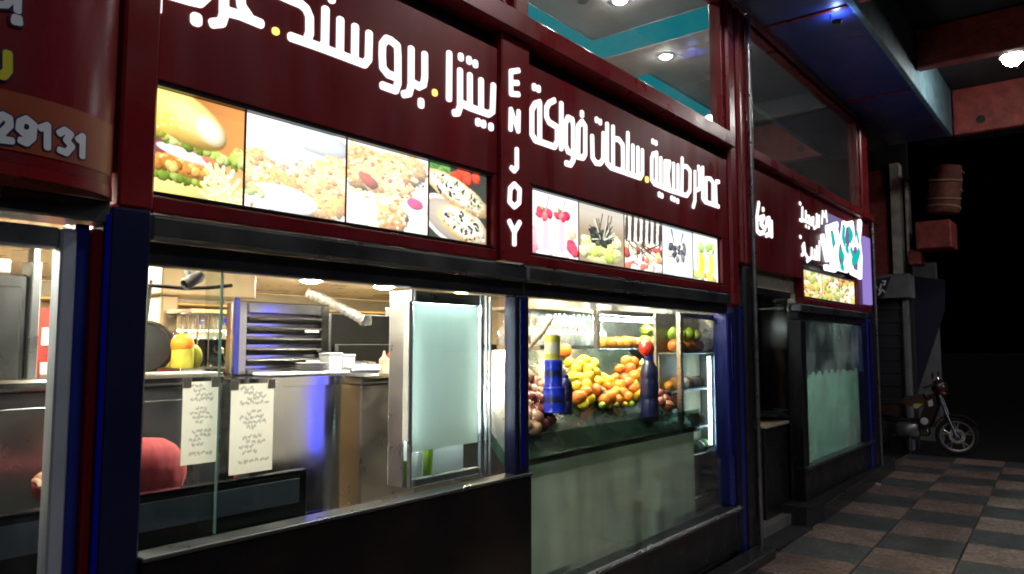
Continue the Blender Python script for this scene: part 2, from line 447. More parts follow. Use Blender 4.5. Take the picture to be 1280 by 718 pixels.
# ------------------------------------------------------------------ prints: small painted canvases used as colour attributes
def vnoise(h, w, sc, oct=4, seed=0):
    r = np.random.default_rng(seed); out = np.zeros((h, w)); amp = 1; tot = 0
    for o in range(oct):
        gh, gw = max(2, int(h/sc)+2), max(2, int(w/sc)+2)
        g = r.random((gh, gw)); y = np.linspace(0, gh-1.001, h); x = np.linspace(0, gw-1.001, w)
        yi, xi = y.astype(int), x.astype(int); fy, fx = (y-yi)[:, None], (x-xi)[None]
        fy = fy*fy*(3-2*fy); fx = fx*fx*(3-2*fx)
        out += amp*(g[yi][:, xi]*(1-fy)*(1-fx) + g[yi+1][:, xi]*fy*(1-fx) + g[yi][:, xi+1]*(1-fy)*fx + g[yi+1][:, xi+1]*fy*fx)
        tot += amp; amp *= .55; sc = max(1.5, sc/2)
    return out/tot
class Canvas:
    def __init__(s, w, h, col, seed=0):
        s.w, s.h, s.seed = w, h, seed
        s.c = np.ones((h, w, 3))*np.array(col)
        s.x, s.y = np.meshgrid(np.linspace(0, 1, w), np.linspace(0, 1, h))
    def n(s, sc, seed=0, oct=4): return vnoise(s.h, s.w, sc, oct, s.seed*17+seed)
    def put(s, mask, col):
        m = np.clip(mask, 0, 1)[..., None]; col = np.array(col)
        s.c = s.c*(1-m) + col*m; return s
    def ell(s, cx, cy, rx, ry, ang=0, soft=.12, rag=0, seed=0):
        a = R(ang); dx, dy = s.x-cx, s.y-cy
        u, v = (dx*math.cos(a)+dy*math.sin(a))/rx, (-dx*math.sin(a)+dy*math.cos(a))/ry
        d = np.sqrt(u*u+v*v)
        if rag: d = d + (s.n(9, seed)-.5)*rag
        return np.clip((1-d)/soft+.5, 0, 1)
    def line(s, pts, w, soft=.4):
        m = np.zeros((s.h, s.w))
        for (x0, y0), (x1, y1) in zip(pts, pts[1:]):
            L = (x1-x0)**2+(y1-y0)**2+1e-9; t = np.clip(((s.x-x0)*(x1-x0)+(s.y-y0)*(y1-y0))/L, 0, 1)
            d = np.hypot(s.x-x0-t*(x1-x0), s.y-y0-t*(y1-y0)); m = np.maximum(m, np.clip((w-d)/(w*soft)+.5, 0, 1))
        return m
def print_panel(name, cv, x0, x1, z0, z1, Y, m, parent, y_tilt=0):
    h, w = cv.h, cv.w
    X, Z = np.meshgrid(np.linspace(x0, x1, w), np.linspace(z1, z0, h))
    vs = [(x, Y, z) for x, z in zip(X.ravel(), Z.ravel())]
    fs = [(r*w+c, (r+1)*w+c, (r+1)*w+c+1, r*w+c+1) for r in range(h-1) for c in range(w-1)]
    me = bpy.data.meshes.new(name); loc = Vector(((x0+x1)/2, Y, z0))
    me.from_pydata([Vector(v)-loc for v in vs], [], fs)
    a = me.color_attributes.new('print', 'FLOAT_COLOR', 'POINT')
    rgba = np.ones((h*w, 4)); rgba[:, :3] = np.clip(cv.c.reshape(-1, 3), 0, 1)
    a.data.foreach_set('color', rgba.ravel())
    o = bpy.data.objects.new(name, me); COL.objects.link(o); me.materials.append(m)
    o.parent = parent; o.location = loc - (origin(parent) if parent else Vector())
    return o

def blob(c, cx, cy, rx, ry, ang, col, seed=0, rag=.5, soft=.18, shade=.55, grain=.35, gs=4):
    """one lit lump of food: shaded from the top left, with a grainy skin"""
    a = R(ang); dx, dy = c.x-cx, c.y-cy
    u, v = (dx*math.cos(a)+dy*math.sin(a))/rx, (-dx*math.sin(a)+dy*math.cos(a))/ry
    d = np.sqrt(u*u+v*v) + (c.n(8, seed)-.5)*rag
    m = np.clip((1-d)/soft+.5, 0, 1)
    lit = 1 + shade*np.clip(-(dx/rx*.5+dy/ry*.8), -1, 1) - .35*np.clip(d, 0, 1)**3
    g = 1 + grain*(c.n(gs, seed+1, 3)-.5)*2
    cc = np.clip(np.array(col)*(lit*g)[..., None], 0, 1)
    c.c = c.c*(1-m[..., None]) + cc*m[..., None]
def heap(c, n, x0, x1, y0, y1, r0, r1, cols, seed=0, **k):
    r = np.random.default_rng(900+seed)
    P = sorted([(y0+(y1-y0)*r.random(), x0+(x1-x0)*r.random()) for _ in range(n)])
    for i, (y, x) in enumerate(P):
        q = r0+(r1-r0)*r.random(); blob(c, x, y, q, q*(.6+.35*r.random()), r.random()*180, np.array(cols[r.integers(len(cols))])*(.85+.3*r.random()), seed*31+i, **k)
CRUST = [(.80,.42,.13), (.88,.55,.22), (.70,.32,.09), (.93,.66,.34), (.78,.45,.2)]
def pic_burger():
    c = Canvas(150, 150, (.50,.20,.06), 1)
    c.put(np.clip(1.3*c.x-.55, 0, 1)*.8, (.78,.36,.10)); c.put(np.clip(1.5*c.y-.75, 0, 1), (.93,.70,.36)); c.put(c.ell(.02, .62, .2, .26, 0, .8), (.26,.06,.08))
    blob(c, .30, .93, .52, .15, 4, (.95,.68,.22), 1, .06, .08, .5, .08)
    heap(c, 26, .0, .78, .76, .84, .05, .08, [(.30,.42,.06), (.45,.55,.12), (.22,.33,.04)], 2, rag=.9)
    blob(c, .40, .70, .40, .10, 5, (.62,.28,.06), 3, .25, .1, .4, .5, 3); heap(c, 40, .04, .76, .66, .75, .04, .07, [(.72,.36,.08), (.85,.52,.16), (.50,.20,.04)], 3)
    blob(c, .34, .585, .30, .055, 10, (.96,.93,.86), 4, .15, .15, .25, .06); blob(c, .66, .60, .14, .05, 14, (.80,.20,.10), 5, .15)
    for i in range(44):
        x = RNG.random()*.92; blob(c, x, .40+.20*x+.07*(RNG.random()-.5), .06, .045, RNG.random()*180, [(.28,.42,.05), (.48,.60,.14), (.60,.68,.25), (.16,.28,.03)][i % 4], 60+i, .9)
    blob(c, .30, .22, .52, .24, 19, (.98,.64,.15), 6, .04, .05, .45, .05, 10); c.put(c.ell(.40, .20, .30, .13, 22, 1.0)*.5, (1,.88,.50)); c.put(c.ell(.60, .29, .14, .10, 30, .9)*.7, (1,.98,.86)); c.put(c.ell(.06, .30, .14, .12, 0, 1.)*.6, (.97,.60,.10))
    for i in range(30): c.put(c.ell(.02+.62*RNG.random(), .04+.28*RNG.random()+.05, .012, .007, RNG.random()*180, .6)*.6, (1,.96,.8))
    heap(c, 18, .86, 1.0, .45, .58, .04, .07, [(.40,.52,.10), (.58,.66,.22)], 8, rag=.9)
    for i in range(34):
        x, y, a = .58+.46*RNG.random(), .70+.32*RNG.random(), R(RNG.random()*180); L = .08
        c.put(c.line([(x-L*math.cos(a), y-L*math.sin(a)), (x+L*math.cos(a), y+L*math.sin(a))], .026)*.55, (.72,.46,.10)); c.put(c.line([(x-L*math.cos(a), y-L*math.sin(a)-.006), (x+L*math.cos(a), y+L*math.sin(a)-.006)], .019), (1, .80+.12*RNG.random(), .36+.3*RNG.random()))
    return c
def pic_chicken():
    c = Canvas(150, 150, (.98,.93,.93), 2); blob(c, .70, .12, .36, .15, 8, (.62,.68,.70), 1, .05, .1, .3, .05); blob(c, .28, .2, .27, .15, 0, (1,.97,.95), 2, .1, .2, .2, .04)
    heap(c, 17, .02, .98, .42, .95, .17, .27, CRUST, 4, rag=.8, grain=.85, gs=2.4, shade=.8)
    heap(c, 110, .03, .97, .36, .97, .012, .036, [(.97,.80,.50), (.95,.70,.38), (.62,.28,.08), (.78,.34,.16)], 5, rag=.9, grain=.5, gs=2.4)
    blob(c, .36, .85, .35, .15, 5, (1,.98,.95), 6, .06, .06, .25, .04); blob(c, .36, .83, .28, .10, 5, (.98,.94,.86), 7, .08, .1, -.2, .06); heap(c, 9, .03, .16, .78, .86, .03, .06, [(.45,.55,.15), (.65,.68,.3)], 9)
    c.c = c.c*.88+.12; return c
def pic_drum():
    c = Canvas(130, 150, (.97,.90,.80), 3); c.put(c.ell(.9, .1, .4, .25, 0, .9), (1,.97,.97))
    heap(c, 13, .05, .8, .16, .58, .18, .28, CRUST, 11, rag=.8, grain=.85, gs=2.4, shade=.8); heap(c, 90, .02, .85, .1, .64, .014, .04, [(.96,.76,.44), (.52,.2,.08), (.9,.62,.3)], 12, rag=.9, gs=2.4)
    blob(c, .25, .44, .13, .07, 35, (.45,.10,.07), 3, .5); heap(c, 7, .48, .64, .66, .92, .14, .2, CRUST, 14, rag=.7, grain=.85, gs=2.4, shade=.8); heap(c, 50, .4, .72, .6, .98, .014, .034, [(.97,.8,.5), (.6,.28,.08)], 15, rag=.9, gs=2.4)
    blob(c, .13, .86, .17, .18, 10, (1,.98,.96), 5, .06, .08, .25, .04); blob(c, .84, .66, .18, .13, 0, (1,.99,.97), 6, .04, .06, .2, .03); blob(c, .83, .61, .11, .075, 8, (.70,.05,.20), 7, .2, .12, .5, .2); blob(c, .9, .92, .16, .12, 0, (1,.97,.95), 8, .05, .1, .2, .03)
    c.c = c.c*.9+.1; return c
def pic_pizza():
    c = Canvas(110, 150, (.05,.06,.05), 4); heap(c, 14, 0, .3, .02, .14, .06, .1, [(.10,.26,.07), (.2,.4,.12)], 1, rag=.9); heap(c, 8, .4, .85, .05, .15, .08, .12, [(.72,.09,.05)], 2)
    blob(c, .45, .76, .62, .31, 20, (1,.98,.94), 3, .03, .05, .2, .03); blob(c, .45, .76, .55, .26, 20, (.50,.44,.36), 4, .03, .06, .2, .05)
    for (cx, cy, rx, ry, sd) in ((.5, .35, .60, .19, 21), (.6, .78, .48, .22, 22)):
        blob(c, cx, cy, rx, ry, 20, (.86,.58,.26), sd, .12, .06, .35, .25, 3); blob(c, cx, cy-.02, rx*.86, ry*.8, 20, (.98,.90,.72), sd+5, .2, .15, .2, .25, 4)
        r = np.random.default_rng(sd)
        for k in range(70):
            u, v = (r.random()-.5)*1.6, (r.random()-.5)*1.5
            if u*u+v*v > .7: continue
            x, y = cx+u*rx*.94-v*ry*.3, cy+v*ry+u*rx*.36
            blob(c, x, y, .022+.02*r.random(), .014+.01*r.random(), r.random()*180, [(.05,.06,.08), (.07,.07,.09), (1,.97,.88), (.80,.5,.25), (.35,.45,.15)][r.integers(5)], k, .3, .3)
    return c
def pic_straw():
    c = Canvas(100, 120, (.90,.90,.93), 5); c.put(np.clip(c.y*1.2-.5, 0, 1)*.6, (.97,.80,.84)); blob(c, .08, .8, .14, .25, 0, (.86,.40,.46), 1, .2)
    for x, t in ((.28, .3), (.62, .26)):
        c.put(c.ell(x, .64, .17, .38, 0, .1), (.96,.62,.68)); c.put(c.ell(x, .62, .145, .33, 0, .3), (.95,.50,.58)); c.put(c.ell(x-.07, .6, .035, .3, 0, .6), (1,.9,.93)); c.put(c.ell(x+.1, .6, .02, .28, 0, .6), (1,.86,.9)); blob(c, x, .97, .17, .05, 0, (.95,.85,.88), 2, .05)
        heap(c, 9, x-.13, x+.13, t, t+.09, .06, .09, [(.80,.07,.12), (.70,.04,.09), (.88,.2,.22)], int(x*50), rag=.3); blob(c, x-.03, t-.05, .06, .03, 20, (.25,.45,.12), 4, .8)
        c.put(c.line([(x+.02, t), (x+.1, .03)], .014), (.85,.30,.36))
    heap(c, 5, .76, .95, .74, .9, .08, .11, [(.80,.08,.13), (.72,.05,.1)], 8, rag=.2); blob(c, .86, .55, .11, .12, 0, (.98,.82,.50), 9, .2); return c
def pic_leafcup():
    c = Canvas(100, 120, (.34,.26,.17), 6); c.put(np.clip(1-c.y*2.2, 0, 1), (.60,.56,.48)); blob(c, .5, .8, .47, .2, 0, (.80,.82,.40), 1, .04, .06, .4, .08)
    heap(c, 44, .1, .9, .55, .88, .06, .11, [(.50,.60,.12), (.72,.76,.24), (.36,.48,.08), (.85,.86,.45)], 2, rag=.6); heap(c, 30, .3, .7, .38, .66, .05, .09, [(.03,.035,.03), (.06,.06,.05), (.10,.11,.08)], 3, rag=.6)
    r = np.random.default_rng(5)
    for k in range(34): a = r.random()*6.28; c.put(c.line([(.5+.06*math.cos(a), .55), (.5+.29*math.cos(a), .48+.25*math.sin(a)-.05)], .009), [(.02,.03,.02), (.75,.78,.6), (.03,.03,.03)][k % 3])
    for x in (.42, .56, .63): c.put(c.line([(x, .5), (x+.09, .1)], .011), (.09,.05,.04))
    return c
def pic_stripes():
    c = Canvas(84, 120, (.93,.86,.72), 7); c.put(np.clip(1-c.y*3, 0, 1)*.5, (.75,.68,.6))
    for k in range(7): blob(c, .06+.15*k, .24, .045, .27+.05*(k % 2), 3, (.07,.05,.05), k, .35, .2, .5, .3)
    heap(c, 40, .03, .97, .5, .8, .06, .11, [(.86,.72,.3), (.72,.22,.15), (.95,.92,.84), (.92,.80,.55), (.55,.10,.1)], 3, rag=.5)
    r = np.random.default_rng(8)
    for k in range(14): c.put(c.line([(r.random(), .42+.1*r.random()), (r.random(), .6+.2*r.random())], .011), (.08,.05,.04))
    heap(c, 18, 0, 1, .86, .97, .06, .1, [(.62,.10,.10), (.75,.2,.15), (.9,.85,.8)], 6, rag=.4); return c
def pic_sundae():
    c = Canvas(76, 120, (.60,.67,.70), 8); c.put(c.ell(.5, .5, .38, .36, 0, .1), (.74,.80,.83)); c.put(c.ell(.5, .5, .33, .33, 0, .3), (.84,.88,.90)); c.put(c.ell(.5, .86, .12, .2, 0, .2), (.84,.89,.92)); c.put(c.ell(.26, .48, .04, .26, 0, .7), (1,1,1))
    heap(c, 22, .25, .75, .22, .6, .08, .14, [(.95,.94,.92), (.88,.88,.88)], 2, rag=.4); heap(c, 26, .26, .74, .26, .66, .04, .08, [(.06,.07,.09), (.10,.09,.09), (.2,.2,.22)], 4, rag=.9)
    c.put(c.line([(.38, .3), (.3, .04)], .018), (.1,.08,.08)); c.put(c.line([(.6, .28), (.68, .08)], .018), (.25,.15,.1)); return c
def pic_juice():
    c = Canvas(72, 120, (.90,.93,.88), 9)
    for x, col in ((.3, (.97,.62,.05)), (.70, (.93,.72,.12))):
        c.put(c.ell(x, .6, .19, .31, 0, .08), (.97,.9,.7)); c.put(c.ell(x, .62, .165, .27, 0, .2), col); c.put(c.ell(x-.08, .58, .03, .22, 0, .6), (1,.95,.75)); blob(c, x, .34, .16, .05, 0, (1,.9,.6), 2, .05)
    heap(c, 9, .15, .9, .2, .3, .07, .11, [(.30,.55,.10), (.45,.68,.18)], 3, rag=.7); heap(c, 8, .05, .95, .86, .96, .08, .12, [(.85,.35,.15), (.55,.68,.12), (.95,.75,.2)], 5, rag=.3); return c
def pic_mix(seed):
    c = Canvas(70, 60, (.95,.86,.58), seed); heap(c, 30, 0, 1, 0, 1, .12, .2, [(.80,.55,.12), (.50,.58,.16), (.92,.74,.36), (.78,.42,.14), (.97,.9,.7)], seed, rag=.6)
    heap(c, 16, 0, 1, 0, 1, .04, .08, [(.2,.3,.06), (.6,.2,.1), (1,.96,.85)], seed+3, rag=.6); return c
def pic_note(w, h, seed, rows):
    r = np.random.default_rng(seed); c = Canvas(w, h, (.84,.88,.87), seed); c.c *= (.92+.1*c.n(20, 1))[..., None]
    for k, (yy, x0, x1) in enumerate(rows):
        x = x0; y = yy
        while x < x1:
            pts = [(x, y)]
            for q in range(4): pts.append((x + .022*q + .02*r.random(), y + (r.random()-.5)*.045))
            c.put(c.line(pts, .012)*.6, (.16,.18,.22)); x += .1 + .03*r.random(); y += (r.random()-.5)*.008
    return c
M['backlit'] = print_mat('backlit_food_print', 1.55)
M['backlit2'] = print_mat('backlit_small_print', 1.2)
M['paper'] = print_mat('paper_print', .0)
_nt = M['paper'].node_tree; _tl = _nt.nodes.new('ShaderNodeBsdfTranslucent'); _mx = _nt.nodes.new('ShaderNodeMixShader'); _mx.inputs[0].default_value = .55
_at = [n_ for n_ in _nt.nodes if n_.type == 'ATTRIBUTE'][0]
_nt.links.new(_at.outputs[0], _tl.inputs[0]); _nt.links.new(_nt.nodes['Principled BSDF'].outputs[0], _mx.inputs[1]); _nt.links.new(_tl.outputs[0], _mx.inputs[2]); _nt.links.new(_mx.outputs[0], _nt.nodes['Material Output'].inputs[0])

# ================================================================== ground and pavement
struct(MB().box(-60, 200, -120, 120, -.30, -.06, 0).build('ground', M['asphalt']))
TW, TROT = .6, R(2.2)
pave = struct(MB().box(-2.2, 12.75, -4.6, .15, -.055, -.012, 0).build('pavement', M['grout']))
def tile_mesh(name, m):
    t = bmesh.new(); bmesh.ops.create_cube(t, size=1)
    bmesh.ops.transform(t, matrix=Matrix.Diagonal((TW-.012, TW-.012, .03, 1)), verts=t.verts)
    bmesh.ops.bevel(t, geom=[e for e in t.edges if all(v.co.z > 0 for v in e.verts)], offset=.005, segments=1, affect='EDGES')
    me = bpy.data.meshes.new(name); t.to_mesh(me); t.free(); me.materials.append(m); return me
def tile_mat(name, a, b, sc, rough):
    m = bpy.data.materials.new(name); m.use_nodes = True; nt = m.node_tree; bs = nt.nodes['Principled BSDF']
    tc = nt.nodes.new('ShaderNodeTexCoord'); oi = nt.nodes.new('ShaderNodeObjectInfo')
    ad = nt.nodes.new('ShaderNodeVectorMath'); ad.operation = 'ADD'
    cmb = nt.nodes.new('ShaderNodeCombineXYZ'); ml = nt.nodes.new('ShaderNodeMath'); ml.operation = 'MULTIPLY'; ml.inputs[1].default_value = 40
    nt.links.new(oi.outputs['Random'], ml.inputs[0]); nt.links.new(ml.outputs[0], cmb.inputs[0])
    nt.links.new(tc.outputs['Object'], ad.inputs[0]); nt.links.new(cmb.outputs[0], ad.inputs[1])
    n = nt.nodes.new('ShaderNodeTexNoise'); n.inputs['Scale'].default_value = 3.2; n.inputs['Detail'].default_value = 7
    v = nt.nodes.new('ShaderNodeTexVoronoi'); v.inputs['Scale'].default_value = sc
    nt.links.new(ad.outputs[0], n.inputs['Vector']); nt.links.new(ad.outputs[0], v.inputs['Vector'])
    mx = nt.nodes.new('ShaderNodeMix'); mx.data_type = 'RGBA'; mx.inputs[6].default_value = (*a, 1); mx.inputs[7].default_value = (*b, 1)
    r = nt.nodes.new('ShaderNodeMapRange'); r.inputs[1].default_value = .32; r.inputs[2].default_value = .68
    nt.links.new(n.outputs[0], r.inputs[0]); nt.links.new(r.outputs[0], mx.inputs[0])
    sp = nt.nodes.new('ShaderNodeMapRange'); sp.inputs[1].default_value = 0; sp.inputs[2].default_value = 1; sp.inputs[3].default_value = .6; sp.inputs[4].default_value = 1.45
    sx = nt.nodes.new('ShaderNodeSeparateColor'); nt.links.new(v.outputs['Color'], sx.inputs[0]); nt.links.new(sx.outputs[0], sp.inputs[0])
    m2 = nt.nodes.new('ShaderNodeMix'); m2.data_type = 'RGBA'; m2.blend_type = 'MULTIPLY'; m2.inputs[0].default_value = 1
    nt.links.new(mx.outputs[2], m2.inputs[6]); nt.links.new(sp.outputs[0], m2.inputs[7]); 
    tv = nt.nodes.new('ShaderNodeMapRange'); tv.inputs[3].default_value = .8; tv.inputs[4].default_value = 1.2; nt.links.new(oi.outputs['Random'], tv.inputs[0])
    m3 = nt.nodes.new('ShaderNodeMix'); m3.data_type = 'RGBA'; m3.blend_type = 'MULTIPLY'; m3.inputs[0].default_value = 1
    nt.links.new(m2.outputs[2], m3.inputs[6]); nt.links.new(tv.outputs[0], m3.inputs[7]); nt.links.new(m3.outputs[2], bs.inputs['Base Color'])
    bs.inputs['Roughness'].default_value = rough
    bp = nt.nodes.new('ShaderNodeBump'); bp.inputs['Strength'].default_value = .5; bp.inputs['Distance'].default_value = .006
    nt.links.new(v.outputs['Distance'], bp.inputs['Height']); nt.links.new(bp.outputs[0], bs.inputs['Normal'])
    return m
T_DARK = tile_mesh('dark_tile', tile_mat('grey_green_pebble_tile', (.050,.054,.057), (.095,.10,.102), 60, .5))
T_RED = tile_mesh('terracotta_tile', tile_mat('terracotta_tile', (.15,.10,.086), (.25,.175,.15), 42, .6))
rt = Matrix.Rotation(TROT, 4, 'Z'); piv = Vector((6.7, -.74, 0))
for i in range(-14, 10):
    for j in range(-7, 2):
        p = piv + rt @ Vector(((i+.5)*TW, (j+.5)*TW, 0))
        if p.x > 12.45 or p.x < -1.8 or p.y > -.02 or p.y < -4.3: continue
        o = bpy.data.objects.new('paving_tile', T_DARK if (i+j) % 2 == 1 else T_RED); COL.objects.link(o)
        o.parent = pave; o.location = Vector((p.x, p.y, -.015 + random.uniform(-.002, .002))) - origin(pave)
        o.rotation_euler = (random.uniform(-.003, .003), random.uniform(-.003, .003), TROT)
struct(box('kerb', M['conc'], None, -2.2, 12.75, -4.78, -4.62, -.06, .0, .012))

# ================================================================== building shell: walls, floors, ceilings
struct(box('interior_floor', M['floor'], None, -1.4, 10.0, .04, 4.7, -.05, .10, 0))
struct(box('interior_ceiling', M['ceil'], None, -1.4, 10.0, .06, 4.7, 2.16, 2.30, 0))
struct(box('back_wall', M['wallw'], None, -1.4, 6.2, 4.56, 4.7, .10, 2.155, 0))
struct(box('side_wall', M['wallw'], None, -1.4, -1.28, .06, 4.55, .10, 2.155, 0))
struct(box('partition_wall', M['brushed'], None, 6.04, 6.12, .62, 4.55, .10, 2.155, 0))
struct(box('upper_floor_slab', M['upceil'], None, -1.4, 10.0, .12, 4.7, 2.32, 3.19, 0))
struct(box('upper_back_wall', M['upwall'], None, -1.4, 10.0, 4.56, 4.7, 3.2, 4.95, 0))
struct(box('upper_end_wall', M['upwall'], None, 9.85, 9.98, .12, 4.55, 3.2, 4.95, 0))
struct(box('upper_side_wall', M['upwall'], None, -1.4, -1.28, .12, 4.55, 3.2, 4.95, 0))
# upstairs tray ceiling: flat ceiling at 4.70 with two recesses up to 4.93
uc = MB()
TR = [(.2, 6.58, .35, 1.87), (7.25, 9.75, .35, 1.86)]
uc.box(-1.3, 9.84, 1.87, 4.55, 4.70, 4.95, 0); uc.box(-1.3, 9.84, .12, .35, 4.70, 4.95, 0)
uc.box(-1.3, .2, .352, 1.868, 4.70, 4.95, 0); uc.box(6.58, 7.25, .352, 1.868, 4.70, 4.95, 0); uc.box(9.75, 9.84, .352, 1.868, 4.70, 4.95, 0)
uceil = struct(uc.build('upper_ceiling', M['upceil']))
MB().box(-1.3, 9.84, .12, 4.55, 4.952, 5.0, 0).build('ceiling_tray', M['upceil'], uceil)
struct(box('upper_wall', M['conc'], None, -1.4, 10.2, -.02, .12, 4.52, 6.5, 0))
struct(box('roof_slab', M['conc'], None, -1.4, 10.2, .13, 4.7, 5.02, 5.3, 0))

# arcade overhead: slab, cross beams, blue soffit with its fascia
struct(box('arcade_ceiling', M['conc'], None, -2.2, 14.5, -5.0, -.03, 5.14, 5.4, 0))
for k, bx in enumerate((-1.4, 1.2, 3.8, 6.33, 8.92, 11.42)):
    struct(box('arcade_beam', M['redconc'], None, bx, bx+.14, -5.0, -.83, 4.68 if k == 4 else 4.5, 5.13, .015))
struct(box('soffit_panel', M['bluesof'], None, -1.4, 11.42, -.76, -.04, 4.50, 4.54, .003))
struct(box('soffit_fascia', M['tealp'], None, -1.4, 11.42, -.82, -.764, 4.485, 5.13, .006))
sf = MB()
for bx in (6.4, 9.0): sf.box(bx, bx+.05, -.75, -.045, 4.488, 4.499, .002)
struct(sf.build('soffit_seam', M['redtrim']))
holes = MB().lathe([(0, 0), (.055, 0), (.055, .012), (0, .012)], 20, Matrix.Translation((11.405, -1.15, 4.66)) @ Matrix.Rotation(R(90), 4, 'Y')).build('beam_hole', M['matte'], bpy.data.objects['arcade_beam.005'])

def lamp(x, y, z, label):
    t = thing('arcade_lamp', (x, y, z), label, 'lamp', 'lamps under the arcade ceiling')
    MB().tube([(x, y, 5.14), (x, y, z+.10)], .018, 8).build('stem', M['dark'], t)
    MB().lathe([(0, .12), (.05, .115), (.12, .06), (.125, .03), (.115, .028), (.11, .045), (0, .06)], 24, Matrix.Translation((x, y, z))).build('housing', M['silver'], t, smooth=40)
    MB().lathe([(0, -.075), (.05, -.062), (.085, -.03), (.10, .005), (.105, .03), (0, .032)], 24, Matrix.Translation((x, y, z))).build('lens', E_LAMP, t, smooth=60)
    MB().tube([(x+.11, y-.02, z+.03), (x+.16, y-.03, z-.03), (x+.13, y-.03, z-.06)], .014, 8).build('bracket', M['chrome'], t)
lp = atZ(1266, 74, 4.72)
lamp(lp.x, lp.y, 4.72, 'bright white lamp hanging under the arcade beside the lit red beam')
for lx, w in ((4.5, 'above the vertical ENJOY sign, added unseen to light the fascia'), (2.0, 'above the burger picture, added unseen to light the fascia'), (12.35, 'past the last red beam')): lamp(lx, lp.y - (1.5 if lx > 12 else 0), 4.85, 'lamp under the arcade ceiling ' + w)  # the two over the first windows are unseen, added to light the fascia

up = atZ(1046, 26, 4.43)
t = thing('soffit_uplight', up, 'small blue white uplight cup fixed under the blue soffit', 'lamp')
MB().lathe([(0, -.035), (.03, -.035), (.045, -.005), (.042, -.004), (.028, -.030), (0, -.030)], 16, Matrix.Translation(up)).build('cup', M['dark'], t, smooth=40)
MB().lathe([(0, -.029), (.02, -.025), (.024, -.012), (0, -.006)], 12, Matrix.Translation(up)).build('bulb', E_UPL, t, smooth=60)
MB().tube([up+Vector((0, .05, 0)), up+Vector((0, .05, .07))], .006, 6).build('arm', M['dark'], t)

# ================================================================== shop front
SF = thing('shop_front', (3, 0, 0), 'dark red and navy aluminium restaurant front with large lit shop windows', 'shop front')
def sfb(name, m, x0, x1, y0, y1, z0, z1, bev=.005): return box(name, m, SF, x0, x1, y0, y1, z0, z1, bev)
# posts, lower (navy) and upper (red)
sfb('post', M['navy'], .925, 1.045, -.05, .09, .0, 2.06, .008)
sfb('post', M['redtrim'], .945, 1.052, -.045, .09, 2.062, 3.2, .008)
sfb('post', M['navy'], 2.838, 2.945, -.045, .035, .0, 1.897, .008)
sfb('post', M['blue'], 5.50, 5.60, -.02, .10, .43, 1.905, .008)
sfb('post', M['navy'], 5.605, 5.70, -.035, .10, .0, 1.955, .008)
sfb('post', M['blue'], 5.70, 5.79, -.03, .10, .0, 1.955, .006)
sfb('post', M['dark'], 5.795, 5.95, -.055, .60, .0, 2.3, .02)
MB().tube([(5.957, -.070, .02), (5.957, -.070, 4.45)], .022, 14).build('corner_tube', M['trim'], SF, smooth=40)
# red ribbed upper corner post
sfb('post', M['redtrim'], 5.56, 5.70, -.05, .10, 1.96, 4.46, .02)
sfb('post', M['dark'], 5.705, 5.745, -.02, .10, 1.96, 4.46, .01)
sfb('post', M['redtrim'], 5.75, 5.82, -.06, .10, 2.305, 4.46, .02)
sfb('post', M['dark'], 5.825, 5.86, -.02, .10, 2.305, 4.46, .01)
sfb('post', M['redtrim'], 5.865, 5.972, -.045, .10, 2.305, 4.46, .02)
# fascia panels
def fascia(x0, x1, z0, z1, strip=None):
    if strip:
        a, b = strip
        sfb('fascia_panel', M['red'], x0, x1, -.028, .05, z0, 2.112, .004)
        sfb('fascia_panel', M['red'], x0, x1, -.028, .05, 2.482, z1, .004)
        if a - x0 > .012: sfb('fascia_panel', M['red'], x0, a-.012, -.028, .05, 2.114, 2.480, .004)
        if x1 - b > .012: sfb('fascia_panel', M['red'], b+.012, x1, -.028, .05, 2.114, 2.480, .004)
    else: sfb('fascia_panel', M['red'], x0, x1, -.028, .05, z0, z1, .004)
fascia(1.055, 2.715, 2.06, 3.115, (1.055, 2.675))
fascia(2.952, 5.555, 2.06, 3.115, (3.012, 5.41))
fascia(5.978, 7.345, 2.30, 3.19)
fascia(7.35, 10.05, 2.06, 3.19, (7.41, 9.40))
sfb('shadow_gap', M['matte'], 1.055, 5.555, .02, .08, 3.117, 3.2, 0)
sfb('beam', M['redtrim'], -1.4, 5.56, -.10, .11, 3.203, 3.325, .012)
sfb('beam', M['redtrim'], 5.978, 10.1, -.09, .11, 3.203, 3.30, .012)
# window heads: a steel band over a recessed black band
for x0, x1 in ((1.05, 2.946), (2.95, 5.55), (7.25, 10.05)):
    sfb('window_head', M['darksteel'], x0, x1, -.035, .07, 1.975, 2.055, .012)
    sfb('window_head', M['dark'], x0, x1, -.005, .07, 1.90, 1.972, .006)
# upper windows
def upwin(x0, x1, z0, z1, m=M['pane_dark']):
    w = sfb('window', M['redtrim'], x0, x0+.045, -.02, .08, z0, z1, .005)
    box('frame', M['redtrim'], w, x1-.045, x1, -.02, .08, z0, z1, .005)
    box('frame', M['redtrim'], w, x0+.047, x1-.047, -.02, .08, z0, z0+.03, .005)
    box('frame', M['redtrim'], w, x0+.047, x1-.047, -.02, .08, z1-.05, z1, .005)
    MB().box(x0+.046, x1-.046, .025, .033, z0+.031, z1-.051, 0).build('pane', m, w)
M['pane_up'] = glass('upper_window_pane', (.84,.88,.89), 1.45, .0, 1.35, .05)
upwin(-1.2, 2.81, 3.328, 4.46, M['pane_up']); upwin(2.93, 5.55, 3.328, 4.46, M['pane_up']); upwin(5.98, 9.72, 3.303, 4.46)
sfb('mullion', M['redtrim'], 2.815, 2.925, -.06, .09, 3.328, 4.46, .01)
sfb('post', M['redtrim'], 9.73, 10.05, -.05, .10, 3.303, 4.46, .015)
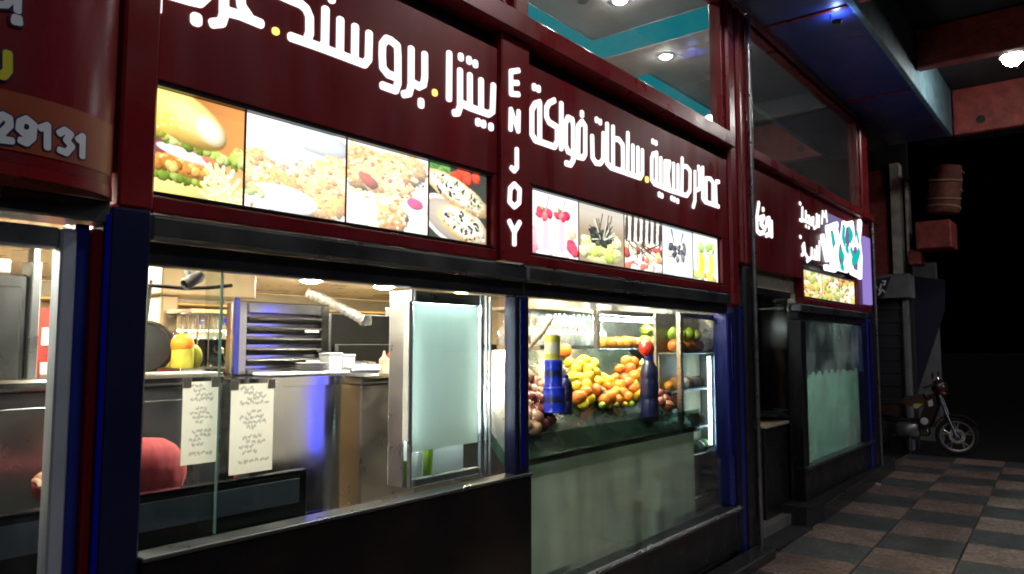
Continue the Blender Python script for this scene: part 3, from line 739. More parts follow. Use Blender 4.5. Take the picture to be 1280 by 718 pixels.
# dado below the first window, its trim, plinths
sfb('dado_panel', M['black'], 1.05, 2.945, -.058, -.02, .09, 1.008, .004)
sfb('dado_trim', M['darksteel'], 1.048, 2.945, -.066, .03, 1.010, 1.026, .003)
sfb('plinth', M['granite'], -1.4, 5.87, -.22, -.06, -.05, .075, .008)
# second window: sill, base
sfb('sill', M['darksteel'], 2.95, 5.60, -.065, .06, .385, .425, .008)
sfb('base_panel', M['dark'], 2.95, 5.60, -.03, .05, .08, .383, .006)
sfb('sill_rail', M['trim'], 2.95, 5.60, -.075, -.067, .405, .415, .002)
# third window
sfb('post', M['dark'], 7.25, 7.39, -.03, .09, .18, 1.895, .008)
sfb('post', M['navy'], 9.53, 9.72, -.03, .09, .18, 1.895, .008)
sfb('post', M['blue'], 9.725, 9.86, -.045, .09, .18, 1.97, .008)
sfb('post', M['dark'], 9.865, 10.06, -.06, .40, .18, 2.05, .01)
MB().tube([(10.07, -.07, .18), (10.07, -.07, 3.2)], .018, 10).build('corner_tube', M['trim'], SF, smooth=40)
sfb('sill', M['darksteel'], 7.25, 9.86, -.06, .05, .475, .505, .006)
sfb('base_panel', M['dark'], 7.25, 9.86, -.028, .05, .18, .473, .006)
sfb('end_wall', M['conc'], 10.06, 10.2, .0, 4.7, -.05, 5.0, 0)
# entrance recess between second and third windows
sfb('recess_side', M['black'], 7.255, 7.30, .10, 1.7, .10, 2.15, .004)
sfb('recess_head', M['dark'], 6.125, 7.25, .06, .62, 2.10, 2.16, .004)
dr = sfb('door', M['dark'], 6.13, 7.24, 1.45, 1.50, .12, 2.09, .006)
box('door_pane', M['pane_dark'], dr, 6.25, 7.12, 1.436, 1.444, .5, 1.98, 0)
MB().tube([(6.3, 1.40, .95), (6.3, 1.37, 1.0), (6.3, 1.37, 1.3), (6.3, 1.40, 1.35)], .013, 8).build('handle', M['chrome'], dr)
sfb('recess_rail', M['darksteel'], 7.235, 7.253, .12, .98, 2.0, 2.02, .002)
sfb('recess_shelf', M['dark'], 6.95, 7.25, .12, .85, .98, 1.01, .004)
# panes of glass (each in its own plane)
def pane(x0, x1, y, z0, z1, m=M['pane'], name='pane'): return MB().box(x0, x1, y, y+.008, z0, z1, 0).build(name, m, SF)
JX = at(274, 470, .02).x
pane(1.047, JX, .02, 1.03, 1.90); pane(JX-.04, 2.81, .045, 1.03, 1.90)
MB().box(JX+.0005, JX+.0045, .018, .03, 1.03, 1.90, 0).build('pane_edge', M['pane_edge'], SF)
pane(2.95, 5.50, .02, .426, 1.90); pane(7.392, 9.528, .02, .506, 1.895, M['pane_haze'])
# frosted films stuck inside the panes
MB().box(2.952, 4.98, .031, .033, .43, 1.035, 0).build('frosted_film', M['film'], SF)
f3 = [(7.394, .508), (9.526, .508)]
n = 9; xs = np.linspace(9.526, 7.394, n*8+1)
for i, x in enumerate(xs): f3.append((float(x), 1.33 + (.05 + .016*math.sin(i*.9))*abs(math.sin(math.pi*i/8)) ** .7 + .006*math.sin(i*.37)))
MB().prism(f3, .031, .033, 'y').build('frosted_film', M['filmg'], SF)

sc_ = atZ(1097, 606, .002); tag(MB().prism([(sc_.x-.05, sc_.y-.02), (sc_.x+.02, sc_.y-.03), (sc_.x+.05, sc_.y+.015), (sc_.x-.02, sc_.y+.03)], .003, .012, 'z').build('paper_scrap', M['white']), 'small scrap of white paper on the paving by the step', 'litter')
# steps in front of the door and third window
st = thing('entrance_step', (8, -.1, 0), 'dark granite step with metal nosing under the green frosted window', 'step')
a, b = atZ(1036, 634, .16), atZ(1122, 580, .16)
MB().prism([(7.02, .25), (7.02, -.10), (7.35, -.16), (10.9, -.05), (10.9, .25)], -.05, .155, 'z').build('slab', M['granite'], st)
MB().prism([(7.015, .25), (7.015, -.105), (7.35, -.17), (10.91, -.06), (10.91, .25)], .157, .178, 'z').build('tread', M['granite'], st)
MB().tube([(7.34, -.182, .168), (10.91, -.07, .168)], .007, 6).build('nosing', M['darksteel'], st)
struct(box('door_mat', M['matte'], None, 6.1, 7.0, -.16, 1.4, -.012, .014, .004))

# ================================================================== left door frames and header
LD = thing('sliding_door', (.4, 0, 0), 'silver and blue framed sliding glass door below the phone number sign', 'door')
box('jamb', M['redtrim'], LD, .890, .915, -.03, .08, .0, 1.99, .004)
box('jamb', M['blue'], LD, .848, .887, -.01, .08, .0, 2.0, .004)
box('stile', M['stile'], LD, .803, .845, -.035, .03, .0, 1.98, .006)
box('rail', M['silver'], LD, -1.2, .80, -.03, .03, 1.92, 1.98, .005)
box('rail', M['silver'], LD, -1.2, .80, -.03, .03, .0, .08, .005)
box('door_head', M['darksteel'], LD, -1.4, .92, -.06, .09, 2.005, 2.07, .006)
MB().box(-1.2, .80, -.004, .004, .08, 1.92, 0).build('pane', M['pane'], LD)

# blue light strips on the posts
def led(x, y, z0, z1, label):
    t = thing('blue_light_strip', (x, y, z0), label, 'light strip', 'blue light strips on the posts')
    box('channel', M['navy'], t, x-.010, x+.010, y, y+.012, z0, z1, .002)
    box('tube', E_BLUE, t, x-.0055, x+.0055, y-.006, y-.0005, z0+.01, z1-.01, .001)
led(.915, -.058, .9, 2.04, 'thin blue light strip on the left edge of the navy post beside the door')
led(2.862, -.064, 1.05, 1.88, 'thin blue light strip on the navy post under the ENJOY sign')
led(5.55, -.040, .8, 1.88, 'thin blue light strip at the right edge of the juice window')
led(9.79, -.064, .6, 1.95, 'thin blue light strip on the last post past the green frosted window')

# ================================================================== signs
SY = -.034
def words(parent, groups, hw, y0=-.036, y1=-.0285, m=E_TEXT, res=.005, name='lettering'):
    for g in groups: letter_mesh(MB(), g, hw, y0, y1, res).build(name, m, parent)
S1 = thing('lit_sign', (1.9, -.03, 2.5), 'lit white Arabic lettering above the burger and chicken pictures', 'sign')
z1, z2, z3 = zoomed(180, 0, 7.975, SY), zoomed(340, 0, 7.975, SY), zoomed(460, 30, 5.128, SY)
words(S1, [
    z1([[(135,-230),(130,-60),(125,95)]]), z1([[(640,-180),(630,-40),(560,25),(450,0),(250,-60)]]), z1([[.019,(524,175),(524,215)]]),
    z1([[(802,-200),(800,150),(775,225),(690,232)], [(840,118),(960,150),(1165,236)], [(1110,-150),(985,-110),(962,-40),(975,60),(1040,150)]]),
    z2([[(60,-60),(200,2),(290,40),(345,90),(378,170),(378,330),(355,392)], [(192,368),(480,470),(560,500),(925,640),(965,590),(972,335)], [(537,95),(531,430),(500,478)], [(685,200),(680,540)], [(833,268),(828,595)]]),
    z2([[(590,-60),(598,0)]]),
    z3([[(190,345),(130,322),(97,280),(93,200),(95,130),(120,96),(150,108),(190,140),(194,200),(194,380),(178,425),(95,395)]]),
    z3([[(279,160),(278,395),(265,445),(232,450)], [(285,375),(330,402),(358,388),(366,340),(366,195)]]), z3([[(342,495),(342,522)]]),
    z3([[(523,190),(521,480)]]), z3([[(592,300),(592,530),(578,570),(556,570)], [(596,505),(655,535),(725,560),(775,578),(800,560),(806,395)], [(655,330),(655,530)], [(727,362),(727,555)]]),
    z3([[(597,205),(597,220)]]), z3([[(650,225),(650,242)]]), z3([[(690,248),(690,264)]]),
    z3([[(790,652),(790,668)]]), z3([[(707,622),(707,638)]]), z3([[(742,634),(742,650)]])], .0165)
words(S1, [z2([[.014,(40,306),(40,318)]]), z3([[.015,(430,436),(430,446)]])], .012, m=E_YEL, name='dot')

S2 = thing('lit_sign', (4.2, -.03, 2.5), 'lit white Arabic lettering above the strawberry and dessert pictures', 'sign')
z4, z5 = zoomed(620, 70, 4.486, SY), zoomed(730, 130, 5.128, SY)
words(S2, [
    z4([[(247,260),(222,268),(203,300),(203,440),(222,472),(330,510),(345,480),(345,400),(300,372),(285,342),(285,290),(300,264),(328,250)], [(247,262),(247,470)]]),
    z4([[(216,168),(216,182)]]), z4([[(240,178),(240,192)]]), z4([[(368,268),(367,520)]]),
    z4([[(434,548),(405,535),(392,500),(392,375),(405,346),(430,358),(435,400),(435,585),(420,610),(395,602)], [(440,560),(490,572),(502,550),(502,395),(485,368),(464,392),(462,560)]]), z4([[(484,318),(484,334)]]),
    z5([[(54,208),(57,345),(78,378),(105,382),(125,356),(127,190)]]), z5([[(83,97),(83,108)]]), z5([[(105,110),(105,122)]]),
    z5([[(150,130),(150,380),(175,408),(362,474),(376,448),(376,298)], [(188,148),(188,410)], [(190,222),(225,228),(250,262),(252,400),(245,430)], [(283,188),(281,450)], [(315,268),(315,458)], [(347,282),(347,468)]]),
    z5([[(467,315),(445,322),(436,350),(436,485),(455,512),(560,556),(660,588),(681,556),(682,430),(662,404),(636,398)], [(467,315),(467,510)], [(494,348),(494,530)], [(521,545),(521,370),(551,374),(540,450),(550,556)], [(576,384),(576,562)], [(604,394),(604,568)], [(631,350),(629,580)]]),
    z5([[(443,236),(443,246)]]), z5([[(463,246),(463,256)]]), z5([[(485,575),(485,586)]]), z5([[(501,584),(501,594)]]), z5([[(565,600),(565,610)]]), z5([[(581,608),(581,618)]]), z5([[(602,618),(602,628)]]),
    z5([[(713,436),(713,620),(702,660)], [(741,448),(741,545),(716,556)]]), z5([[.014,(734,402),(742,412),(735,424),(746,430)]]),
    z5([[(763,408),(763,606),(780,628),(864,658)], [(785,630),(784,478),(812,480),(828,502),(828,645)], [(866,500),(850,498),(845,520),(850,652)]])], .0160, res=.005)
words(S2, [z5([[.02,(405,481),(405,489)]])], .015, m=E_YEL, name='dot')

S3 = thing('vertical_sign', (2.83, -.03, 2.1), 'narrow red upright with lit white letters reading ENJOY', 'sign')
box('backing_strip', M['redtrim'], S3, 2.722, 2.945, -.050, .05, 2.062, 3.2, .006)
zc = zoomed(620, 70, 4.486, -.055); ze = zoomed(620, 70, 2.88, -.055)
words(S3, [zc([[(128,82),(85,88),(86,212),(128,216)], [(86,150),(124,152)]])], .0135, -.057, -.0505, name='letter')
words(S3, [zc([[(83,412),(85,300),(126,422),(128,312)]]), zc([[(118,524),(118,625),(104,644),(88,628)]]),
    ze([[(67,462),(52,478),(50,525),(67,543),(84,528),(86,482),(67,462)]]), ze([[(49,596),(67,634),(86,600)], [(67,634),(67,678)]])], .0130, -.057, -.0505, name='letter')

S4 = thing('lit_sign', (6.7, -.03, 2.4), 'small lit white Arabic word over the dark entrance', 'sign')
z6 = zoomed(920, 230, 4.789, SY)
words(S4, [z6([[(97,104),(106,282)]]), z6([[(138,115),(126,200),(128,280),(146,296),(166,292)], [(132,210),(168,196),(150,240),(176,270)]]), z6([[(164,150),(164,156)]]),
           z6([[(184,250),(186,212),(200,206),(203,300),(182,308)], [(203,300),(216,312),(214,226)]])], .021, res=.006)

S5 = thing('lit_sign', (8.6, -.03, 2.4), 'brightly glowing white and turquoise logo with two rows of small white Arabic words', 'sign')
z7 = zoomed(990, 250, 4.79, SY)
words(S5, [z7([[(50,120),(62,125),(64,48)], [(64,120),(84,128),(84,70)], [(84,128),(100,134),(104,100),(92,98)]]), z7([[(104,138),(128,150),(130,108),(116,112),(120,150)], [(134,170),(148,160),(150,88)], [(150,150),(163,158),(164,96)]]), z7([[(86,156),(86,160)]]), z7([[(102,164),(102,168)]]), z7([[(48,20),(52,24)]]), z7([[(180,140),(186,70)], [(196,100),(204,70),(210,130)]]),
           z7([[(70,320),(64,280),(74,262),(80,318),(60,330)], [(80,318),(96,350),(110,352)]]), z7([[(92,368),(118,345),(120,290)], [(120,345),(136,350),(136,300)], [(136,350),(150,354),(150,280)]]), z7([[(164,358),(166,250)]]), z7([[(50,220),(54,224)]])], .0165, res=.006)
words(S5, [z7([[.040,(178,225),(204,352)]]), z7([[.046,(208,172),(238,395)], [.030,(195,405),(250,418)]]), z7([[.050,(250,160),(268,230),(256,330),(268,400)], [.034,(208,172),(262,150)]]), z7([[.048,(306,150),(296,240),(322,330),(316,405)], [.034,(262,400),(322,420)]]),
           z7([[.048,(352,146),(362,240),(340,330),(352,425)], [.03,(306,150),(352,144)]]), z7([[.050,(402,140),(392,240),(404,340),(402,455)], [.036,(352,430),(402,455)], [.032,(362,255),(394,270)]])], .05, -.055, -.03, E_LOGO, .009, 'logo')
a, b = at(1030, 300, -.03), at(1078, 300, -.03)
box('logo_halo', E_HALO, S5, a.x, b.x, -.030, -.0286, 2.50, 3.08, 0)  # glow around the logo, put in as a dim emitting sheet
for _g in ([.05,(296,172),(292,225),(300,255)], [.05,(276,320),(292,345)], [.045,(330,180),(345,210),(335,240)], [.05,(388,310),(378,345),(350,372)], [.04,(280,395),(292,410)], [.04,(340,300),(352,330)], [.04,(228,210),(238,260)], [.035,(376,200),(384,250)], [.035,(310,290),(322,310)]): words(S5, [z7([_g])], .05, -.062, -.057, E_LOGOC, .01, 'logo_swirl')
a, b = at(1079, 300, -.05), at(1086, 345, -.05)
box('painted_side_glow', E_LAV, S5, at(1079, 300, -.06).x, at(1086, 300, -.06).x, -.075, -.03, 2.15, 2.98, .005)  # purple light on the post edge, put in as emission

# menu light boxes with their printed panels
def lightbox(name, x0, x1, edges, pics, label, zz=(2.13, 2.465), m=None):
    t = thing(name, ((x0+x1)/2, 0, zz[0]), label, 'light box')
    box('case', M['dark'], t, x0-.010, x1+.010, .012, .05, zz[0]-.015, zz[1]+.015, .003)
    for a, z0, z1 in ((0, zz[0]-.014, zz[0]-.001), (0, zz[1]+.001, zz[1]+.014)): box('frame', M['blackp'], t, x0-.009, x1+.009, -.022, .011, z0, z1, .002)
    for p, (a, b) in zip(pics, zip(edges, edges[1:])):
        print_panel('picture', p, a+.004, b-.004, zz[0], zz[1], .006, m or M['backlit'], t)
        box('divider', M['redtrim'], t, b-.004, b+.004, .003, .0115, zz[0]+.001, zz[1]-.001, 0)
    return t
ex = [1.058] + [at(px, 230, .006).x for px in (304.5, 432.3, 535.5)] + [2.672]
lightbox('menu_light_box', 1.056, 2.674, ex, [pic_burger(), pic_chicken(), pic_drum(), pic_pizza()], 'long backlit strip of burger, fried chicken and pizza pictures')
ex = [3.016] + [at(px, 295, .006).x for px in (723, 780, 827, 865.5)] + [5.405]
lightbox('menu_light_box', 3.014, 5.407, ex, [pic_straw(), pic_leafcup(), pic_stripes(), pic_sundae(), pic_juice()], 'long backlit strip of strawberry drink, fruit and dessert pictures')
lightbox('menu_light_box', 7.415, 9.395, [7.417, 8.1, 8.75, 9.39], [pic_mix(21), pic_mix(22), pic_mix(23)], 'small backlit strip of yellow food pictures under the glowing logo', (2.135, 2.40), M['backlit2'])

# curved sign with the phone number, left
def surf(x): return -.20 if x < .60 else (-.20*math.sqrt(max(0, 1-((x-.60)/.335)**2)))
S6 = thing('curved_sign', (.2, -.1, 2.07), 'curved dark red sign with phone number on an orange band', 'sign')
def curved(name, m, z0, z1, off, x1=.93, x0=-1.4):
    mb = MB(); xs = list(np.linspace(x0, .58, 4)) + list(np.linspace(.60, x1, 22)); V = []; F = []
    for x in xs: V += [(x, surf(x)+off, z0), (x, surf(x)+off, z1), (x, .0, z1), (x, .0, z0)]
    for i in range(len(xs)-1):
        p, q = 4*i, 4*i+4
        F += [(p, q, q+1, p+1), (p+1, q+1, q+2, p+2), (p+3, p+2, q+2, q+3), (p, p+3, q+3, q)]
    F += [(0, 1, 2, 3), (4*len(xs)-4, 4*len(xs)-1, 4*len(xs)-2, 4*len(xs)-3)]
    return mb.raw(V, F).build(name, m, S6, smooth=35)
curved('face', M['red'], 2.105, 3.2, 0)
curved('bottom_rim', M['redtrim'], 2.072, 2.103, -.006)
M['orangep'] = mat('orange_print', (.27,.055,.022), .4, noise=.15, nscale=3)
def band(name, m, z0, z1, off, x1):
    mb = MB(); xs = list(np.linspace(-1.4, .58, 4)) + list(np.linspace(.60, x1, 20)); V = []; F = []
    for x in xs: V += [(x, surf(x)+off, z0), (x, surf(x)+off, z1)]
    for i in range(len(xs)-1): F.append((2*i, 2*i+2, 2*i+3, 2*i+1))
    return mb.raw(V, F).build(name, m, S6, smooth=60)
band('orange_band', M['orangep'], 2.135, 2.283, -.0025, .905)
def on_curve(px, py):
    y = -.2
    for _ in range(12): p = at(px, py, y); y = .5*y + .5*surf(p.x)
    return (p.x, p.z)
def zcurve(ox, oy, s): return lambda paths: [[on_curve(ox+u/s, oy+v/s) for u, v in p] for p in paths]
zd = zcurve(0, 0, 3.123)
M['printw'] = mat('white_print', (.72,.75,.86), .4); M['printb'] = mat('navy_print', (.02,.02,.07), .4); M['printy'] = mat('yellow_print', (.62,.58,.03), .4)
digs = [[[(-18,478),(8,452),(32,464),(34,492),(-20,545),(42,552)]], [[(100,467),(76,478),(73,506),(95,526),(124,518),(128,490),(100,467)], [(128,492),(124,540),(100,560),(78,550)]], [[(156,502),(182,492),(182,578)]], [[(229,522),(250,510),(273,526),(256,550),(277,574),(256,598),(230,588)]], [[(301,547),(320,534),(318,612)]],
        [[(-90,470),(-60,452),(-50,500),(-60,540),(-90,540),(-100,500),(-90,470)]]]
tops = [[[(68,-60),(65,45)]], [[(-30,20),(20,22),(38,5),(40,-60)]], [[(52,86),(74,90)], [(72,76),(58,72),(56,84)]]]
for g in digs + tops:
    d = zd(g)
    letter_mesh(MB(), d, .0135, -.004, -.004, .0025, surf).build('digit_outline' if g in digs else 'letter_outline', M['printb'], S6)
    letter_mesh(MB(), d, .0092, -.006, -.006, .0025, surf).build('digit' if g in digs else 'letter', M['printw'], S6)
g = zd([[(27,212),(27,278),(10,298),(-30,290)]])
letter_mesh(MB(), g, .015, -.004, -.004, .003, surf).build('letter_outline', M['printb'], S6); letter_mesh(MB(), g, .011, -.006, -.006, .003, surf).build('letter', M['printy'], S6)

# ================================================================== lamps inside
def downlight(x, y, z, r, m, label, group):
    t = thing('downlight', (x, y, z), label, 'downlight', group)
    MB().lathe([(r, 0), (r+.018, -.002), (r+.02, -.008), (r+.002, -.010), (r, 0)], 24, Matrix.Translation((x, y, z))).build('ring', M['white'], t, smooth=40)
    MB().lathe([(0, -.030), (r*.45, -.027), (r*.8, -.016), (r-.001, -.003), (r-.001, -.001), (0, -.001)], 24, Matrix.Translation((x, y, z))).build('lens', m, t)
GD = 'downlights in the shop ceiling'
for x, y, w_ in ((.55, .38, 'just inside the sliding door'), (1.35, .62, 'above the black counter'), (2.1, .38, 'above the handwritten notes'), (2.6, .55, 'beside the glass cooler'), (3.3, .30, 'above the onions'), (4.1, .30, 'right over the lemon heap'), (4.8, .30, 'right over the mangoes')):
    downlight(x, y, 2.158, .05, E_COOL, 'unseen round downlight added for light close to the glass ' + w_, GD)  # unseen row added to light the fronts of counters and fruit
for x, y, s in ((.3, 1.5, 'beside the sliding door'), (1.95, 2.55, 'left of the small security camera'), (2.71, 2.55, 'behind the small security camera'), (3.45, 2.47, 'above the louvred oven'), (4.22, 2.5, 'left of the glass cooler cabinet')):
    downlight(x, y, 2.158, .085, E_COOL, 'round ceiling downlight ' + s, GD)
for x, y, s in ((1.3, 1.15, 'above the person in red'), (2.2, 1.45, 'over the steel cabinets'), (3.55, .62, 'nearest the dark fruit heap'), (4.25, .62, 'over the lemons'), (4.95, .62, 'over the oranges'), (5.3, 2.6, 'far behind the hanging glasses')):
    downlight(x, y, 2.158, .06, E_WARM, 'small warm downlight ' + s, GD)
for x, y in ((5.32, 1.17), (5.97, 1.17), (4.2, 1.1)):
    downlight(x, y, 4.951, .06, E_UP, 'white ceiling spot inside the turquoise tray upstairs', 'upstairs ceiling spots')
for x, y in ((6.91, 1.17), (6.92, .45)): downlight(x, y, 4.699, .06, E_UP, 'white ceiling spot between the two turquoise trays upstairs', 'upstairs ceiling spots')
downlight(7.62, 1.21, 4.951, .06, E_UP, 'rightmost white ceiling spot upstairs, past the tray', 'upstairs ceiling spots')
MB().lathe([(0, -.012), (.05, -.012), (.05, 0), (0, 0)], 20, Matrix.Translation((5.75, 1.45, 4.951))).build('ceiling_speaker', M['greywall'])
tag(bpy.data.objects['ceiling_speaker'], 'round grey speaker grille in the ceiling upstairs beside a spot', 'speaker')
# turquoise cove lights round the trays
def cove(x0, x1, y0, y1, label):
    t = thing('cove_light', ((x0+x1)/2, (y0+y1)/2, 4.72), label, 'cove light', 'turquoise cove lights upstairs')
    box('strip', E_CYAN, t, x0, x1, y1-.012, y1-.004, 4.712, 4.93, 0)
    if x1 < 7: box('strip', E_CYAN, t, x1-.012, x1-.004, y0, y1-.02, 4.712, 4.93, 0)
cove(.25, 6.58, .36, 1.87, 'turquoise cove light along the upstairs tray left of the post'); cove(7.3, 9.75, .36, 1.86, 'turquoise cove light along the smaller tray further right upstairs')

# ================================================================== first window: counter, kitchen
t = thing('warm_cove_light', (3.0, 4.2, 2.0), 'long warm yellow light strip along the top of the back wall', 'light strip')
box('strip', E_STRIP, t, 1.3, 6.0, 4.16, 4.19, 2.075, 2.095, 0); box('pelmet', M['tanw'], t, 1.3, 6.0, 4.10, 4.13, 2.03, 2.155, .003)
t = thing('warm_shelf_light', (3.0, 4.2, 1.75), 'warm yellow light strip under the high shelf of the back wall', 'light strip')
box('strip', E_STRIP, t, 1.75, 5.9, 4.24, 4.27, 1.775, 1.793, 0)
t = thing('black_counter', (1.2, .3, .1), 'black glossy counter with a painted grey sheen band behind the first window', 'counter')
MB().box(.30, 1.74, .10, .135, .1, 1.172, .006).build('body', M['blackp'], t)
MB().box(.302, 1.70, .094, .0995, 1.062, 1.152, .002).build('painted_sheen_band', M['sheen_grey'], t)  # pale reflection on the black panel, put in as a grey strip
box('top_edge', M['black'], t, .30, 1.742, .098, .137, 1.1725, 1.18, .002); box('work_shelf', M['darksteel'], t, .32, 1.72, .14, .62, .93, .96, .004)

def cabinet(name, px0, px1, Y, ztop, depth, m, label, radius=0):
    x0, x1 = at(px0, 470, Y).x, at(px1, 470, Y).x
    t = thing(name, ((x0+x1)/2, Y, .1), label, 'cabinet', 'steel cabinets behind the first window')
    if radius:
        poly = []
        for cx, cy, a0 in ((x0+radius*.6, Y+radius, 180), (x1-radius, Y+radius, 270)):
            for k in range(13): a = R(a0 + 90*k/12); poly.append((cx+(radius*.6 if a0 == 180 else radius)*math.cos(a), cy+radius*math.sin(a)))
        poly += [(x1, Y+depth), (x0, Y+depth)]
        MB().prism(poly, .1, ztop-.045, 'z').build('body', m, t, smooth=25)
        top = [(px_ + (.012 if px_ > (x0+x1)/2 else -.012), py_-.015) for px_, py_ in poly]
        MB().prism(top, ztop-.043, ztop, 'z').build('worktop', M['steel'], t, smooth=25)
    else:
        box('body', m, t, x0, x1, Y, Y+depth, .1, ztop-.042, .008)
        box('worktop', M['steel'], t, x0-.01, x1+.003, Y-.02, Y+depth, ztop-.04, ztop, .01)
        if px0 < 400: box('cabinet_door', m, t, x0+.04, x1-.04, Y-.012, Y-.001, .2, ztop-.1, .006)
    return t, x0, x1
cabinet('steel_cabinet', -60, 279, .75, 1.525, .6, M['darksteel'], 'flat dark steel cabinet behind the left handwritten note')
cabinet('steel_cabinet', 291, 449, .72, 1.50, .6, M['steel'], 'round fronted steel cabinet with a blue reflection', .22)
cabinet('steel_cabinet', 452, 520, .95, 1.475, .6, M['warmsteel'], 'brownish steel cabinet left of the glowing cooler')

# louvred oven on the cabinets
a, b = at(299, 376, 1.0), at(411, 466, 1.0)
t = thing('louvred_oven', ((a.x+b.x)/2, 1.2, 1.5), 'stainless box with five horizontal louvres on the steel cabinets', 'oven')
ox0, ox1, oz0, oz1 = a.x, b.x, 1.503, a.z
box('body', M['warmsteel'], t, ox0, ox1, 1.06, 1.12, oz0, oz1, .01)
for q in ((ox0, ox0+.05, oz0, oz1), (ox1-.05, ox1, oz0, oz1)): box('side_frame', M['steel'], t, q[0], q[1], 1.0, 1.058, q[2], q[3], .006)
for q in ((oz1-.06, oz1), (oz0, oz0+.03)): box('cross_frame', M['steel'], t, ox0+.052, ox1-.052, 1.0, 1.058, q[0], q[1], .006)
nl = 5; h = (oz1-oz0-.10)/nl
for k in range(nl):
    z = oz0+.034+h*k
    MB().prism([(1.055, z), (1.055, z+h*.45), (1.0, z+h*.82), (.996, z+h*.70), (1.03, z+h*.2), (1.03, z)], ox0+.054, ox1-.054, 'x').build('louvre', M['steel'], t)
for k, u in ((0, .72), (3, .7)): box('sticker', M['white'], t, ox0+(ox1-ox0)*u, ox0+(ox1-ox0)*(u+.16), .992, .995, oz0+.03+h*k+h*.5, oz0+.03+h*k+h*.72, 0)
pbox('oven_post', M['blue'], t, 294.5, 372, 298.6, 468, .985, .999)

# things standing on the cabinets
def ptub(px0, px1, py0, py1, Y, label):
    a, b = at(px0, py1, Y), at(px1, py0, Y); x, w = (a.x+b.x)/2, (b.x-a.x)/2; z = a.z
    t = thing('white_container', (x, Y+w, z), label, 'container')
    MB().prism([(x-w*.85, z), (x+w*.85, z), (x+w, z+(b.z-a.z)*.86), (x-w, z+(b.z-a.z)*.86)], Y, Y+2*w, 'y').build('tub', M['white'], t)
    box('lid', M['white'], t, x-w*1.06, x+w*1.06, Y-.006, Y+2*w+.006, z+(b.z-a.z)*.87, b.z, .006)
ptub(411, 428, 441, 466, .92, 'white plastic tub standing beside the louvred oven'); ptub(428, 444, 443, 466, .96, 'second white plastic tub, right of the first')
a, b = at(441, 467, .88), at(478, 455, .88)
t = thing('white_tray', ((a.x+b.x)/2, .98, a.z), 'low white tray with cutlery on the steel cabinet right of the tubs', 'tray')
box('tray', M['white'], t, a.x, b.x, .88, 1.1, 1.503, 1.545, .012)
for k in range(3): MB().tube([(a.x+.06+.06*k, .9, 1.552), (a.x+.12+.06*k, 1.08, 1.556)], .006, 6).build('spoon', M['chrome'], t)
t = thing('paper_sheet', (1.5, .9, 1.527), 'pale papers lying on the left steel cabinet', 'papers')
box('sheet', M['white'], t, 1.52, 1.78, .80, 1.0, 1.527, 1.531, 0)
t = thing('folded_cloth', (2.15, .85, 1.502), 'white folded cloth on the round fronted cabinet before the oven', 'cloth')
MB().box(2.02, 2.5, .80, .95, 1.502, 1.52, .008).build('cloth', M['white'], t)

# notes taped on the glass
def note(px0, py0, px1, py1, seed, label):
    a, b = at(px0, py0, .012), at(px1, py1, .012)
    t = thing('handwritten_note', ((a.x+b.x)/2, .012, b.z), label, 'note')
    rows = [(.05+.055*k, .22+.25*((k*7) % 3)/3, .55+.4*((k*5) % 4)/4) for k in range(16) if k % 5 != 4]
    print_panel('sheet', pic_note(54, 130, seed, rows), a.x, b.x, b.z, a.z, .012, M['paper'], t)
    for q in (a.x+.012, b.x-.012): box('tape', M['label'], t, q-.014, q+.014, .008, .0105, a.z-.02, a.z+.012, 0)
note(229, 478, 270, 577, 3, 'narrow handwritten note taped left of the glass joint'); note(289, 481, 340, 587, 5, 'wider handwritten note taped right of the glass joint')

# security camera under the window head
p = at(240, 351, .25)
t = thing('security_camera', p, 'small white bullet security camera under the window head', 'camera')
mm = Matrix.Translation(p) @ Matrix.Rotation(R(-172), 4, 'Z') @ Matrix.Rotation(R(120), 4, 'Y') @ Matrix.Scale(.62, 4)
MB().lathe([(0, -.07), (.03, -.068), (.034, -.05), (.034, .05), (.030, .055), (.028, .045), (0, .045)], 18, mm).build('body', M['white'], t, smooth=40)
MB().lathe([(0, .046), (.026, .046), (.018, .05), (0, .051)], 18, mm).build('lens', M['black'], t, smooth=40)
MB().tube([p+Vector((0, .02, .02)), p+Vector((0, .05, .06)), p+Vector((0, .06, .12))], .012, 8).build('arm', M['white'], t)

# pillar, shelf with bottle and fruit, hanging glasses at the back
t = thing('tan_pillar', (2.3, 2.2, .1), 'tan square pillar behind the left steel cabinet', 'pillar')
a, b = at(200, 420, 2.2), at(222, 420, 2.2)
box('shaft', M['tanw'], t, a.x, b.x, 2.2, 2.5, .1, 2.15, .01)
box('capital', M['tanw'], t, a.x-.03, b.x+.5, 2.14, 2.55, 1.96, 2.155, .01)
pc = at(210, 460, 2.0)
def sphere_fruit(name, c, r, m, parent=None, sx=1, sz=1, prof=None):
    pr = prof or [(0, -1), (.3, -.955), (.58, -.81), (.81, -.58), (.95, -.3), (1, 0), (.95, .3), (.81, .58), (.58, .81), (.3, .945), (.06, .93), (0, .9)]
    return MB().lathe([(a*r*sx, z*r*sz) for a, z in pr], 16, Matrix.Translation(c)).build(name, m, parent, loc=c, smooth=80)
p = at(228, 455, 1.25); t = thing('yellow_bottle', p, 'small yellow bottle with an orange on top behind the left cabinet', 'bottle')
MB().lathe([(0, 0), (.05, 0), (.052, .02), (.05, .12), (.03, .15), (.022, .17), (0, .17)], 16, Matrix.Translation(p-Vector((0, 0, .02)))).build('body', M['can'], t, smooth=40)
o = sphere_fruit('orange', at(228, 431, 1.25), .055, M['orange']); tag(o, 'single bright orange balanced on the small yellow bottle', 'orange')
o = sphere_fruit('avocado', at(240, 447, 1.3), .05, M['pear'], sz=1.35); tag(o, 'green pear shaped fruit beside the small yellow bottle', 'fruit')
t = thing('back_shelf', (2.2, 1.3, .1), 'steel shelf table behind the left steel cabinet holding the yellow bottle', 'table')
